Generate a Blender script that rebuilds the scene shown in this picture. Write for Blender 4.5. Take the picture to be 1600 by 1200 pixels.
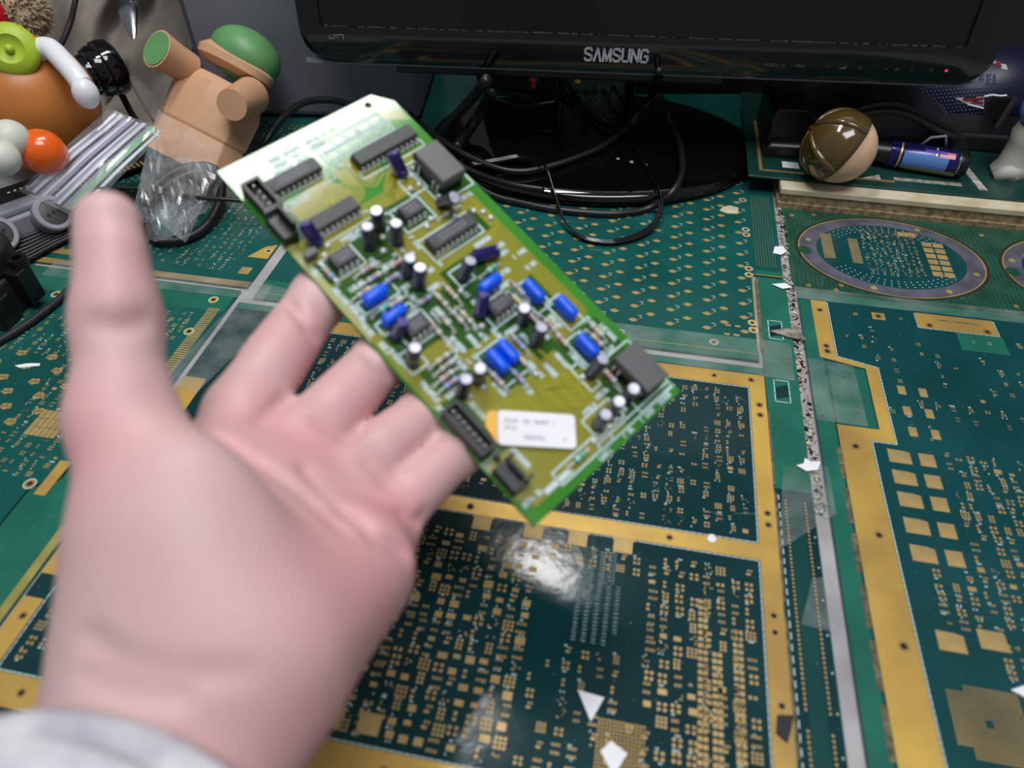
import bpy, math, random
import numpy as np
from mathutils import Matrix, Vector

for o in list(bpy.data.objects): bpy.data.objects.remove(o)
scene = bpy.context.scene
COL = scene.collection
R_ = math.radians

# ------------------------------------------------------------------ camera
FPX = 1110.0; CAMH = 0.30; PITCH = math.atan(1120 / 1110)
fw = np.array([0, math.cos(PITCH), -math.sin(PITCH)]); up = np.array([0, math.sin(PITCH), math.cos(PITCH)]); rt = np.array([1., 0, 0])
CAM = np.array([0, 0, CAMH])
cd = bpy.data.cameras.new('camera'); cam = bpy.data.objects.new('camera', cd); COL.objects.link(cam)
cam.location = CAM; cam.rotation_euler = (math.pi / 2 - PITCH, 0, 0)
cd.sensor_width = 36; cd.lens = FPX / 1600 * 36; cd.clip_start = .01
cd.dof.use_dof = True; cd.dof.focus_distance = .50; cd.dof.aperture_fstop = 6.6
scene.camera = cam
# ------------------------------------------------------------------ light
vs = scene.view_settings
vs.view_transform = 'Standard'; vs.look = 'None'; vs.gamma = 1; vs.use_curve_mapping = False; vs.exposure = -0.2
world = bpy.data.worlds.new('room_light'); scene.world = world; world.use_nodes = True
bg = world.node_tree.nodes['Background']; bg.inputs[0].default_value = (.80, .86, 1, 1); bg.inputs[1].default_value = .22
def area(name, loc, target, sx, sy, watts, col=(1, 1, 1)):
    l = bpy.data.lights.new(name, 'AREA'); l.shape = 'RECTANGLE'; l.size = sx; l.size_y = sy; l.energy = watts; l.color = col
    o = bpy.data.objects.new(name, l); COL.objects.link(o); o.location = loc
    o.rotation_euler = (Vector(target) - Vector(loc)).to_track_quat('-Z', 'Y').to_euler()
    return o
lamp = area('bench_lamp', (-.07, .60, 1.05), (-.07, .60, 0), .54, .12, 6.5, (1, .99, .97)); lamp.rotation_euler = (0, 0, math.atan2(.27, .21))   # LED bar hung over the bench
area('palm_fill', (.25, -.35, 2.1), (0, .3, 0), 1.2, .7, 32, (.95, .97, 1))  # unseen fill added to light the palm from the front

# ------------------------------------------------------------------ helpers
def ray(x, y): return fw + rt * (x - 800) / FPX - up * (y - 600) / FPX
def at(x, y, d): return CAM + ray(x, y) * d                       # a point at depth d (metres)
def tpz(x, y, z=0.):                                             # a point on the level z
    r = ray(x, y); return CAM + r * ((z - CAMH) / r[2])
BA = math.atan2(300, math.hypot(1110, 1120))                     # the bench boards lie turned by this angle
BU = np.array([math.cos(BA), -math.sin(BA), 0]); BV = np.array([math.sin(BA), math.cos(BA), 0]); BZ = np.array([0, 0, 1.])
def uvp(u, v, z=0): return (BU * u + BV * v + BZ * z) * .001      # bench coordinates in mm

def lin(c): return tuple(((x / 255) / 12.92 if x / 255 <= .04045 else ((x / 255 + .055) / 1.055) ** 2.4) for x in c)
MATS = {}
def mat(name, rgb, rough=.5, metal=0., var=0., scale=60., rgb2=None, bump=0., bscale=300., coat=0., sss=0., spec=.5, emit=0., detail=4):
    m = bpy.data.materials.new(name); m.use_nodes = True; nt = m.node_tree; b = nt.nodes['Principled BSDF']
    c = lin(rgb) + (1,)
    b.inputs['Base Color'].default_value = c; b.inputs['Roughness'].default_value = rough; b.inputs['Metallic'].default_value = metal
    b.inputs['Specular IOR Level'].default_value = spec
    b.inputs['Coat Weight'].default_value = coat; b.inputs['Coat Roughness'].default_value = .08
    if sss: b.inputs['Subsurface Weight'].default_value = sss; b.inputs['Subsurface Radius'].default_value = (1, .35, .2); b.inputs['Subsurface Scale'].default_value = .004
    if emit: b.inputs['Emission Color'].default_value = c; b.inputs['Emission Strength'].default_value = emit
    tc = None
    if var or rgb2 or bump: tc = nt.nodes.new('ShaderNodeTexCoord')
    if var or rgb2:
        n = nt.nodes.new('ShaderNodeTexNoise'); n.inputs['Scale'].default_value = scale; n.inputs['Detail'].default_value = detail
        nt.links.new(tc.outputs['Object'], n.inputs['Vector'])
        r = nt.nodes.new('ShaderNodeValToRGB'); r.color_ramp.elements[0].position = .35; r.color_ramp.elements[1].position = .65
        if rgb2 is None:
            r.color_ramp.elements[0].color = tuple(min(1, x * (1 - var)) for x in c[:3]) + (1,); r.color_ramp.elements[1].color = tuple(min(1, x * (1 + var)) for x in c[:3]) + (1,)
        else:
            r.color_ramp.elements[0].color = c; r.color_ramp.elements[1].color = lin(rgb2) + (1,)
        nt.links.new(n.outputs['Fac'], r.inputs['Fac']); nt.links.new(r.outputs['Color'], b.inputs['Base Color'])
    if bump:
        n2 = nt.nodes.new('ShaderNodeTexNoise'); n2.inputs['Scale'].default_value = bscale; nt.links.new(tc.outputs['Object'], n2.inputs['Vector'])
        bp = nt.nodes.new('ShaderNodeBump'); bp.inputs['Strength'].default_value = bump; bp.inputs['Distance'].default_value = .001
        nt.links.new(n2.outputs['Fac'], bp.inputs['Height']); nt.links.new(bp.outputs['Normal'], b.inputs['Normal'])
    MATS[name] = m; return m
def film(name, rgb, haze=.15, rough=.08, gloss=.25):                # clear plastic film: mostly see-through, hazy and shiny
    m = bpy.data.materials.new(name); m.use_nodes = True; nt = m.node_tree; nt.nodes.remove(nt.nodes['Principled BSDF']); out = nt.nodes['Material Output']
    t = nt.nodes.new('ShaderNodeBsdfTransparent'); d = nt.nodes.new('ShaderNodeBsdfDiffuse'); d.inputs[0].default_value = lin(rgb) + (1,)
    g = nt.nodes.new('ShaderNodeBsdfGlossy'); g.inputs['Roughness'].default_value = rough
    m1 = nt.nodes.new('ShaderNodeMixShader'); m2 = nt.nodes.new('ShaderNodeMixShader')
    tc = nt.nodes.new('ShaderNodeTexCoord'); n = nt.nodes.new('ShaderNodeTexNoise'); n.inputs['Scale'].default_value = 45; n.inputs['Detail'].default_value = 6
    nt.links.new(tc.outputs['Object'], n.inputs['Vector'])
    mr = nt.nodes.new('ShaderNodeMapRange'); mr.inputs[1].default_value = .35; mr.inputs[2].default_value = .75; mr.inputs[3].default_value = haze * .3; mr.inputs[4].default_value = haze * 1.8
    nt.links.new(n.outputs['Fac'], mr.inputs[0]); nt.links.new(mr.outputs[0], m1.inputs[0])
    nt.links.new(t.outputs[0], m1.inputs[1]); nt.links.new(d.outputs[0], m1.inputs[2])
    fr = nt.nodes.new('ShaderNodeLayerWeight'); fr.inputs[0].default_value = .25
    mf = nt.nodes.new('ShaderNodeMapRange'); mf.inputs[3].default_value = .04; mf.inputs[4].default_value = gloss
    nt.links.new(fr.outputs['Facing'], mf.inputs[0]); nt.links.new(mf.outputs[0], m2.inputs[0]); nt.links.new(m1.outputs[0], m2.inputs[1]); nt.links.new(g.outputs[0], m2.inputs[2])
    nt.links.new(m2.outputs[0], out.inputs['Surface']); MATS[name] = m; return m

class MB:
    """collects shapes (millimetres, local frame) and links them as one mesh object"""
    def __init__(s): s.v = []; s.f = []; s.m = []; s.cur = 0
    def add(s, vs, fs):
        o = len(s.v); s.v += [tuple(map(float, p)) for p in vs]; s.f += [tuple(i + o for i in f) for f in fs]; s.m += [s.cur] * len(fs); return s
    def box(s, x0, x1, y0, y1, z0, z1, ch=0.):
        if x1 < x0: x0, x1 = x1, x0
        if y1 < y0: y0, y1 = y1, y0
        return s.prism([(x0, y0), (x1, y0), (x1, y1), (x0, y1)], z0, z1, ch)
    def prism(s, poly, z0, z1, ch=0., bottom=True):
        a = sum(poly[i][0] * poly[(i + 1) % len(poly)][1] - poly[(i + 1) % len(poly)][0] * poly[i][1] for i in range(len(poly)))
        if a < 0: poly = poly[::-1]
        n = len(poly); vs = [(x, y, z0) for x, y in poly]; fs = []
        if ch:
            cx = sum(p[0] for p in poly) / n; cy = sum(p[1] for p in poly) / n
            vs += [(x, y, z1 - ch) for x, y in poly]
            ins = []
            for x, y in poly:
                dx, dy = cx - x, cy - y
                ins.append((x + math.copysign(min(ch, abs(dx)), dx), y + math.copysign(min(ch, abs(dy)), dy), z1))
            vs += ins; L = 2
        else:
            vs += [(x, y, z1) for x, y in poly]; L = 1
        for k in range(L):
            for i in range(n): j = (i + 1) % n; fs.append((k * n + i, k * n + j, (k + 1) * n + j, (k + 1) * n + i))
        fs.append(tuple(L * n + i for i in range(n)))
        if bottom: fs.append(tuple(range(n - 1, -1, -1)))
        return s.add(vs, fs)
    def quad(s, poly, z): return s.add([(x, y, z) for x, y in poly], [tuple(range(len(poly)))])
    def line(s, p, q, w, z0, z1):
        d = np.array(q, float) - np.array(p, float); l = np.linalg.norm(d)
        if l < 1e-6: return s
        d /= l; n = np.array([-d[1], d[0]]) * w / 2; p = np.array(p) - d * w * .3; q = np.array(q) + d * w * .3
        return s.prism([tuple(p + n), tuple(q + n), tuple(q - n), tuple(p - n)], z0, z1)
    def poly(s, pts, w, z0, z1, close=False):
        for a, b in zip(pts[:-1], pts[1:]): s.line(a, b, w, z0, z1)
        if close: s.line(pts[-1], pts[0], w, z0, z1)
        return s
    def tube(s, pts, r, n=10, caps=True, flat=1.0):
        pts = [np.array(p, float) for p in pts]; rs = r if isinstance(r, (list, tuple)) else [r] * len(pts)
        t = [pts[min(i + 1, len(pts) - 1)] - pts[max(i - 1, 0)] for i in range(len(pts))]; t = [x / (np.linalg.norm(x) + 1e-9) for x in t]
        a = np.array([0, 0, 1.]);
        if abs(t[0] @ a) > .9: a = np.array([1., 0, 0])
        vs = []; fs = []; nrm = np.cross(t[0], a); nrm /= np.linalg.norm(nrm)
        for i, p in enumerate(pts):
            nrm = nrm - t[i] * (t[i] @ nrm); nrm /= np.linalg.norm(nrm); bi = np.cross(t[i], nrm)
            for k in range(n):
                an = 2 * math.pi * k / n; vs.append(p + rs[i] * (nrm * math.cos(an) + bi * math.sin(an) * flat))
        for i in range(len(pts) - 1):
            for k in range(n): j = (k + 1) % n; fs.append((i * n + k, i * n + j, (i + 1) * n + j, (i + 1) * n + k))
        if caps: fs.append(tuple(range(n - 1, -1, -1))); fs.append(tuple((len(pts) - 1) * n + k for k in range(n)))
        return s.add(vs, fs)
    def lathe(s, prof, p0, ax, n=24, sx=1., sy=1., xdir=None):
        """prof: (radius, height) along ax from p0"""
        ax = np.array(ax, float); ax /= np.linalg.norm(ax); p0 = np.array(p0, float)
        a = np.array(xdir, float) if xdir is not None else (np.array([1., 0, 0]) if abs(ax[0]) < .9 else np.array([0, 1., 0]))
        e1 = a - ax * (a @ ax); e1 /= np.linalg.norm(e1); e2 = np.cross(ax, e1); vs = []; fs = []
        for r, h in prof:
            for k in range(n):
                an = 2 * math.pi * k / n; vs.append(p0 + ax * h + e1 * (r * sx * math.cos(an)) + e2 * (r * sy * math.sin(an)))
        for i in range(len(prof) - 1):
            for k in range(n): j = (k + 1) % n; fs.append((i * n + k, i * n + j, (i + 1) * n + j, (i + 1) * n + k))
        fs.append(tuple(range(n - 1, -1, -1))); fs.append(tuple((len(prof) - 1) * n + k for k in range(n)))
        return s.add(vs, fs)
    def ball(s, c, r, n=20, m=12, ax=(0, 0, 1), xdir=None):
        rx, ry, rz = (r, r, r) if not isinstance(r, (tuple, list)) else r
        prof = [(max(1e-3, math.sin(math.pi * i / m)), -rz * math.cos(math.pi * i / m)) for i in range(m + 1)]
        return s.lathe(prof, c, ax, n, rx, ry, xdir)
    def build(s, name, m, parent=None, smooth=False, bevel=0., sub=0, kind=None, label=None):
        me = bpy.data.meshes.new(name); me.from_pydata([(x * .001, y * .001, z * .001) for x, y, z in s.v], [], s.f); me.update()
        ms = m if isinstance(m, (list, tuple)) else [m]
        for q in ms: me.materials.append(MATS[q] if isinstance(q, str) else q)
        if len(ms) > 1: me.polygons.foreach_set('material_index', s.m)
        if smooth: me.shade_smooth() if smooth is True else me.set_sharp_from_angle(angle=R_(smooth))
        if smooth and smooth is not True: me.polygons.foreach_set('use_smooth', [True] * len(me.polygons)); me.set_sharp_from_angle(angle=R_(smooth))
        o = bpy.data.objects.new(name, me); COL.objects.link(o)
        if parent: o.parent = parent
        if bevel:
            b = o.modifiers.new('bevel', 'BEVEL'); b.width = bevel * .001; b.segments = 2; b.limit_method = 'ANGLE'
        if sub:
            b = o.modifiers.new('sub', 'SUBSURF'); b.levels = sub; b.render_levels = sub
        if kind: o['kind'] = kind
        if label: o['label'] = label
        return o
def link_copy(o, parent, loc=None, rz=None):
    c = o.copy(); COL.objects.link(c); c.parent = parent
    if loc is not None: c.location = loc
    if rz is not None: c.rotation_euler = (0, 0, rz)
    return c
def root(name, origin, X=(1, 0, 0), Y=(0, 1, 0), Z=(0, 0, 1), label=None, cat=None, group=None, kind=None):
    o = bpy.data.objects.new(name, None); o.empty_display_size = .01; COL.objects.link(o)
    M = Matrix.Identity(4)
    for i in range(3): M[i][0], M[i][1], M[i][2], M[i][3] = float(X[i]), float(Y[i]), float(Z[i]), float(origin[i])
    o.matrix_world = M
    tag(o, label, cat, group, kind); return o
def tag(o, label=None, cat=None, group=None, kind=None):
    for k, v in (('label', label), ('category', cat), ('group', group), ('kind', kind)):
        if v: o[k] = v
    return o
def bench(name, u, v, z, label, cat, group=None): return root(name, uvp(u, v, z), BU, BV, BZ, label, cat, group)
def spline(pts, k=8):
    P = [np.array(p, float) for p in pts]; P = [2 * P[0] - P[1]] + P + [2 * P[-1] - P[-2]]; out = []
    for i in range(1, len(P) - 2):
        for t in np.linspace(0, 1, k, endpoint=False):
            a, b, c, d = P[i - 1:i + 3]
            out.append(.5 * (2 * b + (c - a) * t + (2 * a - 5 * b + 4 * c - d) * t * t + (3 * b - a - 3 * c + d) * t ** 3))
    out.append(P[-2]); return out
def world_mesh(name, mb_fn, origin, m, label, cat, **kw):
    """one-mesh thing: mb_fn gets a function turning world metres into local mm"""
    o_ = np.array(origin, float); mb = MB(); mb_fn(mb, lambda p: (np.array(p, float) - o_) * 1000)
    ob = mb.build(name, m, None, **kw); ob.location = o_; return tag(ob, label, cat)
_tcache = {}
def text_part(s, size, m, parent, loc, X=(1, 0, 0), Y=(0, 1, 0), name='lettering', ext=.0001, bold=0., sx=1., align='LEFT'):
    cu = bpy.data.curves.new('t', 'FONT'); cu.body = s; cu.size = size * .001; cu.extrude = ext; cu.offset = bold * .001; cu.align_x = align; cu.resolution_u = 3
    to = bpy.data.objects.new('t', cu); COL.objects.link(to)
    me = bpy.data.meshes.new_from_object(to.evaluated_get(bpy.context.evaluated_depsgraph_get()))
    bpy.data.objects.remove(to)
    me.materials.clear(); me.materials.append(MATS[m]); o = bpy.data.objects.new(name, me); COL.objects.link(o); o.parent = parent
    Z = np.cross(X, Y); M = Matrix.Identity(4)
    for i in range(3): M[i][0], M[i][1], M[i][2], M[i][3] = float(X[i]) * sx, float(Y[i]), float(Z[i]), float(loc[i]) * .001
    o.matrix_local = M; return o

# ------------------------------------------------------------------ materials
mat('mask_dark', (17, 54, 57), .13, var=.22, scale=14, bump=.10, bscale=130)
mat('mask_teal', (24, 84, 78), .16, var=.18, scale=18, bump=.08, bscale=130)
mat('mask_mid', (19, 70, 72), .15, var=.18, scale=16, bump=.08, bscale=130)
mat('mask_rail', (34, 104, 86), .25, var=.18, scale=25, bump=.03, bscale=700)
mat('mask_oval', (38, 82, 62), .26, var=.20, scale=60)
mat('mask_old', (17, 50, 46), .3, rgb2=(28, 70, 62), scale=30)
mat('fr4_edge', (150, 140, 70), .6, var=.2)
mat('gold', (184, 148, 82), .36, metal=.35, rgb2=(232, 190, 92), scale=16, bump=.04, bscale=500)  # bright and dull noise tones stand in for varied reflection
mat('gold_pad', (186, 158, 102), .4, metal=.3, var=.12, scale=90)
mat('gold_worn', (172, 142, 84), .45, metal=.4, var=.25, scale=30)
mat('silk', (196, 216, 216), .7)
mat('silk_dim', (120, 142, 146), .7)
mat('hole', (40, 26, 16), .8)
mat('slot', (70, 66, 50), .8, rgb2=(120, 110, 84), scale=250)
mat('purple_ring', (88, 86, 98), .45, var=.3, scale=60)
mat('plywood', (190, 176, 140), .75, rgb2=(214, 204, 176), scale=55, bump=.2, bscale=200)
mat('plywood_core', (120, 102, 74), .9, rgb2=(170, 150, 112), scale=220, bump=.6, bscale=400)
mat('bench_top', (150, 146, 146), .6, rgb2=(178, 174, 176), scale=35, bump=.1, bscale=200)
mat('debris', (120, 108, 92), .9, rgb2=(206, 198, 188), scale=160)
mat('paper', (236, 238, 240), .7, var=.03)
mat('dust', (168, 160, 146), .95, rgb2=(110, 104, 92), scale=200)
film('tape', (215, 225, 220), .13, .12)
film('bagfilm', (225, 228, 232), .12, .16, .2)
mat('gloss_black', (9, 9, 11), .07, coat=.4)
mat('screen', (19, 22, 24), .32, spec=.35)
mat('satin_black', (16, 16, 18), .35, var=.15, scale=90)
mat('matte_black', (22, 22, 24), .6, var=.2, scale=120, bump=.1, bscale=800)
mat('rubber', (20, 20, 22), .42, var=.2, scale=200)
mat('logo_silver', (176, 178, 182), .4, metal=.3)
mat('dim_print', (74, 76, 78), .6)
mat('led_red', (255, 30, 70), .4, emit=2.5)
mat('case_grey', (118, 120, 130), .5, var=.05, scale=10, bump=.03, bscale=900)
mat('wall_grey', (70, 70, 76), .7, var=.1, scale=6)
mat('room_dark', (26, 26, 29), .7, var=.2, scale=20)

mat('red_plastic', (190, 24, 34), .35)
mat('pcb_green', (60, 132, 42), .11, var=.10, scale=30)
mat('pcb_green_dark', (46, 88, 26), .15, var=.15, scale=60)
mat('pcb_trace', (150, 146, 40), .15)
mat('pcb_pour_pale', (150, 152, 84), .35, var=.1)
mat('ic_black', (52, 52, 58), .5, var=.1, scale=200)
mat('ic_print', (120, 124, 136), .6)
mat('tin', (214, 216, 210), .32, metal=.45)
mat('cap_navy', (32, 24, 92), .25, coat=.3)
mat('cap_slate', (38, 38, 62), .3, coat=.2)
mat('cap_top', (214, 214, 232), .35, metal=.3)
mat('cap_navy_top', (96, 92, 150), .3)
mat('cap_stripe', (120, 124, 150), .5)
mat('film_blue', (8, 92, 240), .38)
mat('res_pale', (196, 200, 190), .4)
mat('res_blue', (150, 180, 214), .4)
mat('band_red', (190, 60, 70), .4); mat('band_violet', (120, 96, 160), .4); mat('band_brown', (110, 76, 50), .4); mat('band_yellow', (200, 180, 70), .4); mat('band_white', (220, 230, 230), .4)
mat('diode_glass', (70, 170, 150), .15, coat=.4)
mat('relay_grey', (92, 92, 94), .5, var=.06, scale=80)
mat('conn_black', (18, 18, 20), .4)
mat('label_orange', (240, 180, 66), .5); mat('ink', (120, 120, 130), .7)
mat('knit_white', (214, 212, 214), .9, rgb2=(168, 168, 178), scale=60, bump=.6, bscale=500)
mat('toy_brown', (188, 116, 54), .38, var=.05, scale=30); mat('toy_white', (228, 228, 232), .35); mat('toy_lime', (164, 190, 48), .5); mat('toy_orange', (232, 96, 22), .22, coat=.3)
mat('toy_cream', (206, 208, 196), .5); mat('toy_tan', (204, 158, 122), .5, var=.04, scale=30); mat('toy_green', (96, 150, 92), .45, var=.06); mat('toy_peach', (226, 184, 148), .35); mat('toy_hair', (82, 64, 28), .14, coat=.5)
mat('toy_yellow', (222, 196, 24), .35); mat('toy_offwhite', (190, 186, 176), .5, var=.08); mat('toy_blue', (84, 140, 196), .4)
mat('canvas', (132, 124, 114), .9, var=.12, scale=30, bump=.5, bscale=1400); mat('canvas_dark', (96, 90, 82), .9)
mat('plush', (150, 128, 100), .95, rgb2=(186, 166, 138), scale=120)
mat('silver', (190, 190, 194), .2, metal=1.)
mat('plug_grey', (142, 144, 152), .45, var=.04); mat('socket_dark', (66, 66, 68), .5)
mat('zip_white', (222, 224, 234), .35); mat('zip_lilac', (150, 148, 176), .4); mat('zip_green', (140, 184, 150), .4)
mat('tube_navy', (28, 26, 92), .22, metal=.35, coat=.4); mat('print_sky', (86, 130, 196), .3); mat('print_lime', (140, 150, 70), .3); mat('print_pink', (214, 120, 148), .3); mat('print_violet', (70, 64, 160), .3)
mat('ball_navy', (15, 19, 48), .4, var=.1, scale=90); mat('ball_dot', (120, 128, 160), .5); mat('ball_dot_dim', (70, 78, 120), .5); mat('ball_red', (176, 36, 52), .5)
def hatch():
    m = mat('pcb_pour', (140, 140, 42), .15); nt = m.node_tree; b = nt.nodes['Principled BSDF']; tc = nt.nodes.new('ShaderNodeTexCoord'); out = []
    for ang in (45, -45):
        mp = nt.nodes.new('ShaderNodeMapping'); mp.inputs['Rotation'].default_value = (0, 0, R_(ang)); nt.links.new(tc.outputs['Object'], mp.inputs['Vector'])
        w = nt.nodes.new('ShaderNodeTexWave'); w.inputs['Scale'].default_value = 210; w.inputs['Distortion'].default_value = 0; nt.links.new(mp.outputs[0], w.inputs['Vector']); out.append(w)
    mm = nt.nodes.new('ShaderNodeMath'); mm.operation = 'MINIMUM'; nt.links.new(out[0].outputs['Fac'], mm.inputs[0]); nt.links.new(out[1].outputs['Fac'], mm.inputs[1])
    rp = nt.nodes.new('ShaderNodeValToRGB'); rp.color_ramp.elements[0].position = .02; rp.color_ramp.elements[1].position = .2
    rp.color_ramp.elements[0].color = lin((160, 158, 66)) + (1,); rp.color_ramp.elements[1].color = lin((120, 118, 26)) + (1,)
    nt.links.new(mm.outputs[0], rp.inputs[0]); nt.links.new(rp.outputs[0], b.inputs['Base Color'])
hatch()

# =================================================================== SETTING
wb = MB().box(-1600, 1600, 0, 40, -200, 1600).build('wall_back', 'wall_grey'); wb.location = (0, 1.15, 0); wb['kind'] = 'structure'
fl = MB().box(-1600, 1600, -900, 1200, -40, 0).build('floor', 'room_dark'); fl.location = (0, 0, -.75); fl['kind'] = 'structure'

bt = root('workbench', uvp(-560, -260, -42), BU, BV, BZ, 'light grey workbench top showing in the gap between bare circuit boards', 'workbench')
MB().box(0, 1160, 0, 1150, 0, 40).build('bench_top', 'bench_top', bt, bevel=1)
for lx in (30, 1080):
    for ly in (30, 1070): MB().box(lx, lx + 50, ly, ly + 50, -706, 0).build('leg', 'matte_black', bt)

# ------------------------------------------------------------------ bare boards on the bench
Z0 = 0.0   # board tops lie at z = 0
def rects_part(rects, name, m, parent, z0=0., z1=.06, kind='stuff'):
    mb = MB()
    for r in rects:
        u, v, w, h = r[:4]
        mb.prism([(u - w / 2, v - h / 2), (u + w / 2, v - h / 2), (u + w / 2, v + h / 2), (u - w / 2, v + h / 2)], z0, z1, bottom=False)
    return mb.build(name, m, parent, kind=kind)
def fields(rng, u0, u1, v0, v1, cell=6.0, fill=.8, big=.1, sc=1.0, silk=.4):
    """scatter plausible footprints over a region: returns pads, silk dashes"""
    pads = []; sk = []
    nu = max(1, int((u1 - u0) / cell)); nv = max(1, int((v1 - v0) / cell)); cu = (u1 - u0) / nu; cv = (v1 - v0) / nv
    for i in range(nu):
        for j in range(nv):
            if rng.random() > fill: continue
            x = u0 + (i + .5) * cu + rng.uniform(-.6, .6); y = v0 + (j + .5) * cv + rng.uniform(-.6, .6); t = rng.random(); s = sc
            if t < big:
                w = rng.uniform(2.4, 3.6) * s; pads.append((x, y, w, w * rng.uniform(.6, .9)))
            elif t < .34:   # chip pairs
                for k in range(rng.choice((1, 2, 2))):
                    yy = y + (k - .5) * 2.3 * s
                    pads += [(x - .95 * s, yy, 1.15 * s, 1.3 * s), (x + .95 * s, yy, 1.15 * s, 1.3 * s)]
            elif t < .50:   # rotated chip pairs
                for k in range(rng.choice((1, 2))):
                    xx = x + (k - .5) * 2.2 * s
                    pads += [(xx, y - .95 * s, 1.2 * s, 1.1 * s), (xx, y + .95 * s, 1.2 * s, 1.1 * s)]
            elif t < .66:   # small outline packages
                n = rng.choice((3, 4)); p = .95 * s
                for k in range(n):
                    for q in (-1, 1): pads.append((x + (k - (n - 1) / 2) * p, y + q * 1.55 * s, .52 * s, 1.1 * s))
            elif t < .80:   # arrays
                n = rng.choice((2, 3))
                for a in range(n):
                    for b in range(3): pads.append((x + (a - (n - 1) / 2) * 1.45 * s, y + (b - 1) * 1.45 * s, .95 * s, 1.0 * s))
            elif t < .9:
                for k in range(rng.randint(3, 6)): pads.append((x + rng.uniform(-2, 2), y + rng.uniform(-2, 2), .55 * s, .55 * s))
            else:
                pads += [(x, y, 1.8 * s, 1.0 * s), (x, y + 1.7 * s, .7 * s, .9 * s), (x + 1.2 * s, y + 1.7 * s, .7 * s, .9 * s)]
            if rng.random() < silk:
                for k in range(rng.randint(2, 4)): sk.append((x - 1.4 + k * .75, y + rng.choice((-2.6, 2.6)), .5, .85))
    return pads, sk
def board(name, label, outline, z, m='mask_dark', rails=(), th=1.6, cat='circuit board'):
    u0 = min(p[0] for p in outline); v0 = min(p[1] for p in outline)
    r = bench(name, 0, 0, z, label, cat); r.location = uvp(u0, v0, z)
    loc = lambda pts: [(a - u0, b - v0) for a, b in pts]
    mb = MB().prism(loc(outline), -th, 0, ch=.15)
    mb.build('substrate', m, r)
    for p in rails: MB().prism(loc(p), 0, .04, bottom=False).build('rail_area', 'mask_rail', r)
    if outline is not None and z > -1.5:
        q = random.Random(len(label) * 7); u1 = max(p[0] for p in outline); v1 = max(p[1] for p in outline); mb = MB(); A = (u1 - u0) * (v1 - v0)
        for k in range(int(A / 900)):
            x, y = q.uniform(4, u1 - u0 - 4), q.uniform(4, v1 - v0 - 4); t = q.choice((.3, 1.2, 2.4)) + q.gauss(0, .35); ln = q.uniform(2, 14) if q.random() < .25 else q.uniform(.4, 2)
            a_, b_ = (x, y), (min(max(x + ln * math.cos(t), 1), u1 - u0 - 1), min(max(y + ln * math.sin(t), 1), v1 - v0 - 1))
            mb.line(a_, b_, q.uniform(.06, .16), .1, .125)
        for k in range(int(A / 260)):
            x, y = q.uniform(2, u1 - u0 - 2), q.uniform(2, v1 - v0 - 2); s_ = q.uniform(.06, .26); mb.box(x - s_, x + s_, y - s_ * q.uniform(.4, 1), y + s_, .1, .16)
        mb.build('scratches_and_specks', 'silk_dim', r, kind='stuff')
    return r, (lambda u, v: (u - u0, v - v0))
def ring_hole(r, L, u, v, ro=3.0, ri=1.35, m='gold', silk=True):
    x, y = L(u, v); n = 24
    mb = MB()
    def an(a, b, z):
        vs = []; fs = []
        for k in range(n):
            t = 2 * math.pi * k / n; vs += [(x + a * math.cos(t), y + a * math.sin(t), z), (x + b * math.cos(t), y + b * math.sin(t), z)]
        for k in range(n): j = (k + 1) % n; fs.append((2 * k + 1, 2 * j + 1, 2 * j, 2 * k)) if a < b else fs.append((2 * k, 2 * j, 2 * j + 1, 2 * k + 1))
        mb.add(vs, fs)
    mb.cur = 0; an(ri, ro * .82, .13)
    mb.cur = 1; mb.add([(x + ri * math.cos(2 * math.pi * k / n), y + ri * math.sin(2 * math.pi * k / n), .12) for k in range(n)], [tuple(range(n))])
    mb.cur = 2
    if silk: an(ro * .86, ro, .125)
    mb.build('mounting_hole', [m, 'hole', 'silk'], r)
def strip(r, L, pts, m='gold', z=.1, name='gold_strip'): return MB().prism([L(*p) for p in pts], 0, z, bottom=False).build(name, m, r)
def rect(u0, u1, v0, v1): return [(u0, v0), (u1, v0), (u1, v1), (u0, v1)]
def shift(rs, L): return [(*L(u, v), w, h) for u, v, w, h in rs]
def dashes(r, L, pts, m='silk', w=.4, step=2.2, on=.75, close=True):
    """dashed white print along an outline"""
    mb = MB(); P = [np.array(L(*p)) for p in pts]
    segs = list(zip(P, P[1:] + [P[0]])) if close else list(zip(P[:-1], P[1:]))
    for a, b in segs:
        n = max(1, int(np.linalg.norm(b - a) / step))
        for k in range(n): mb.line(a + (b - a) * k / n, a + (b - a) * (k + on) / n, w, 0, .07)
    return mb.build('dashed_outline', m, r, kind='stuff')

rng = random.Random(5)
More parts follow.
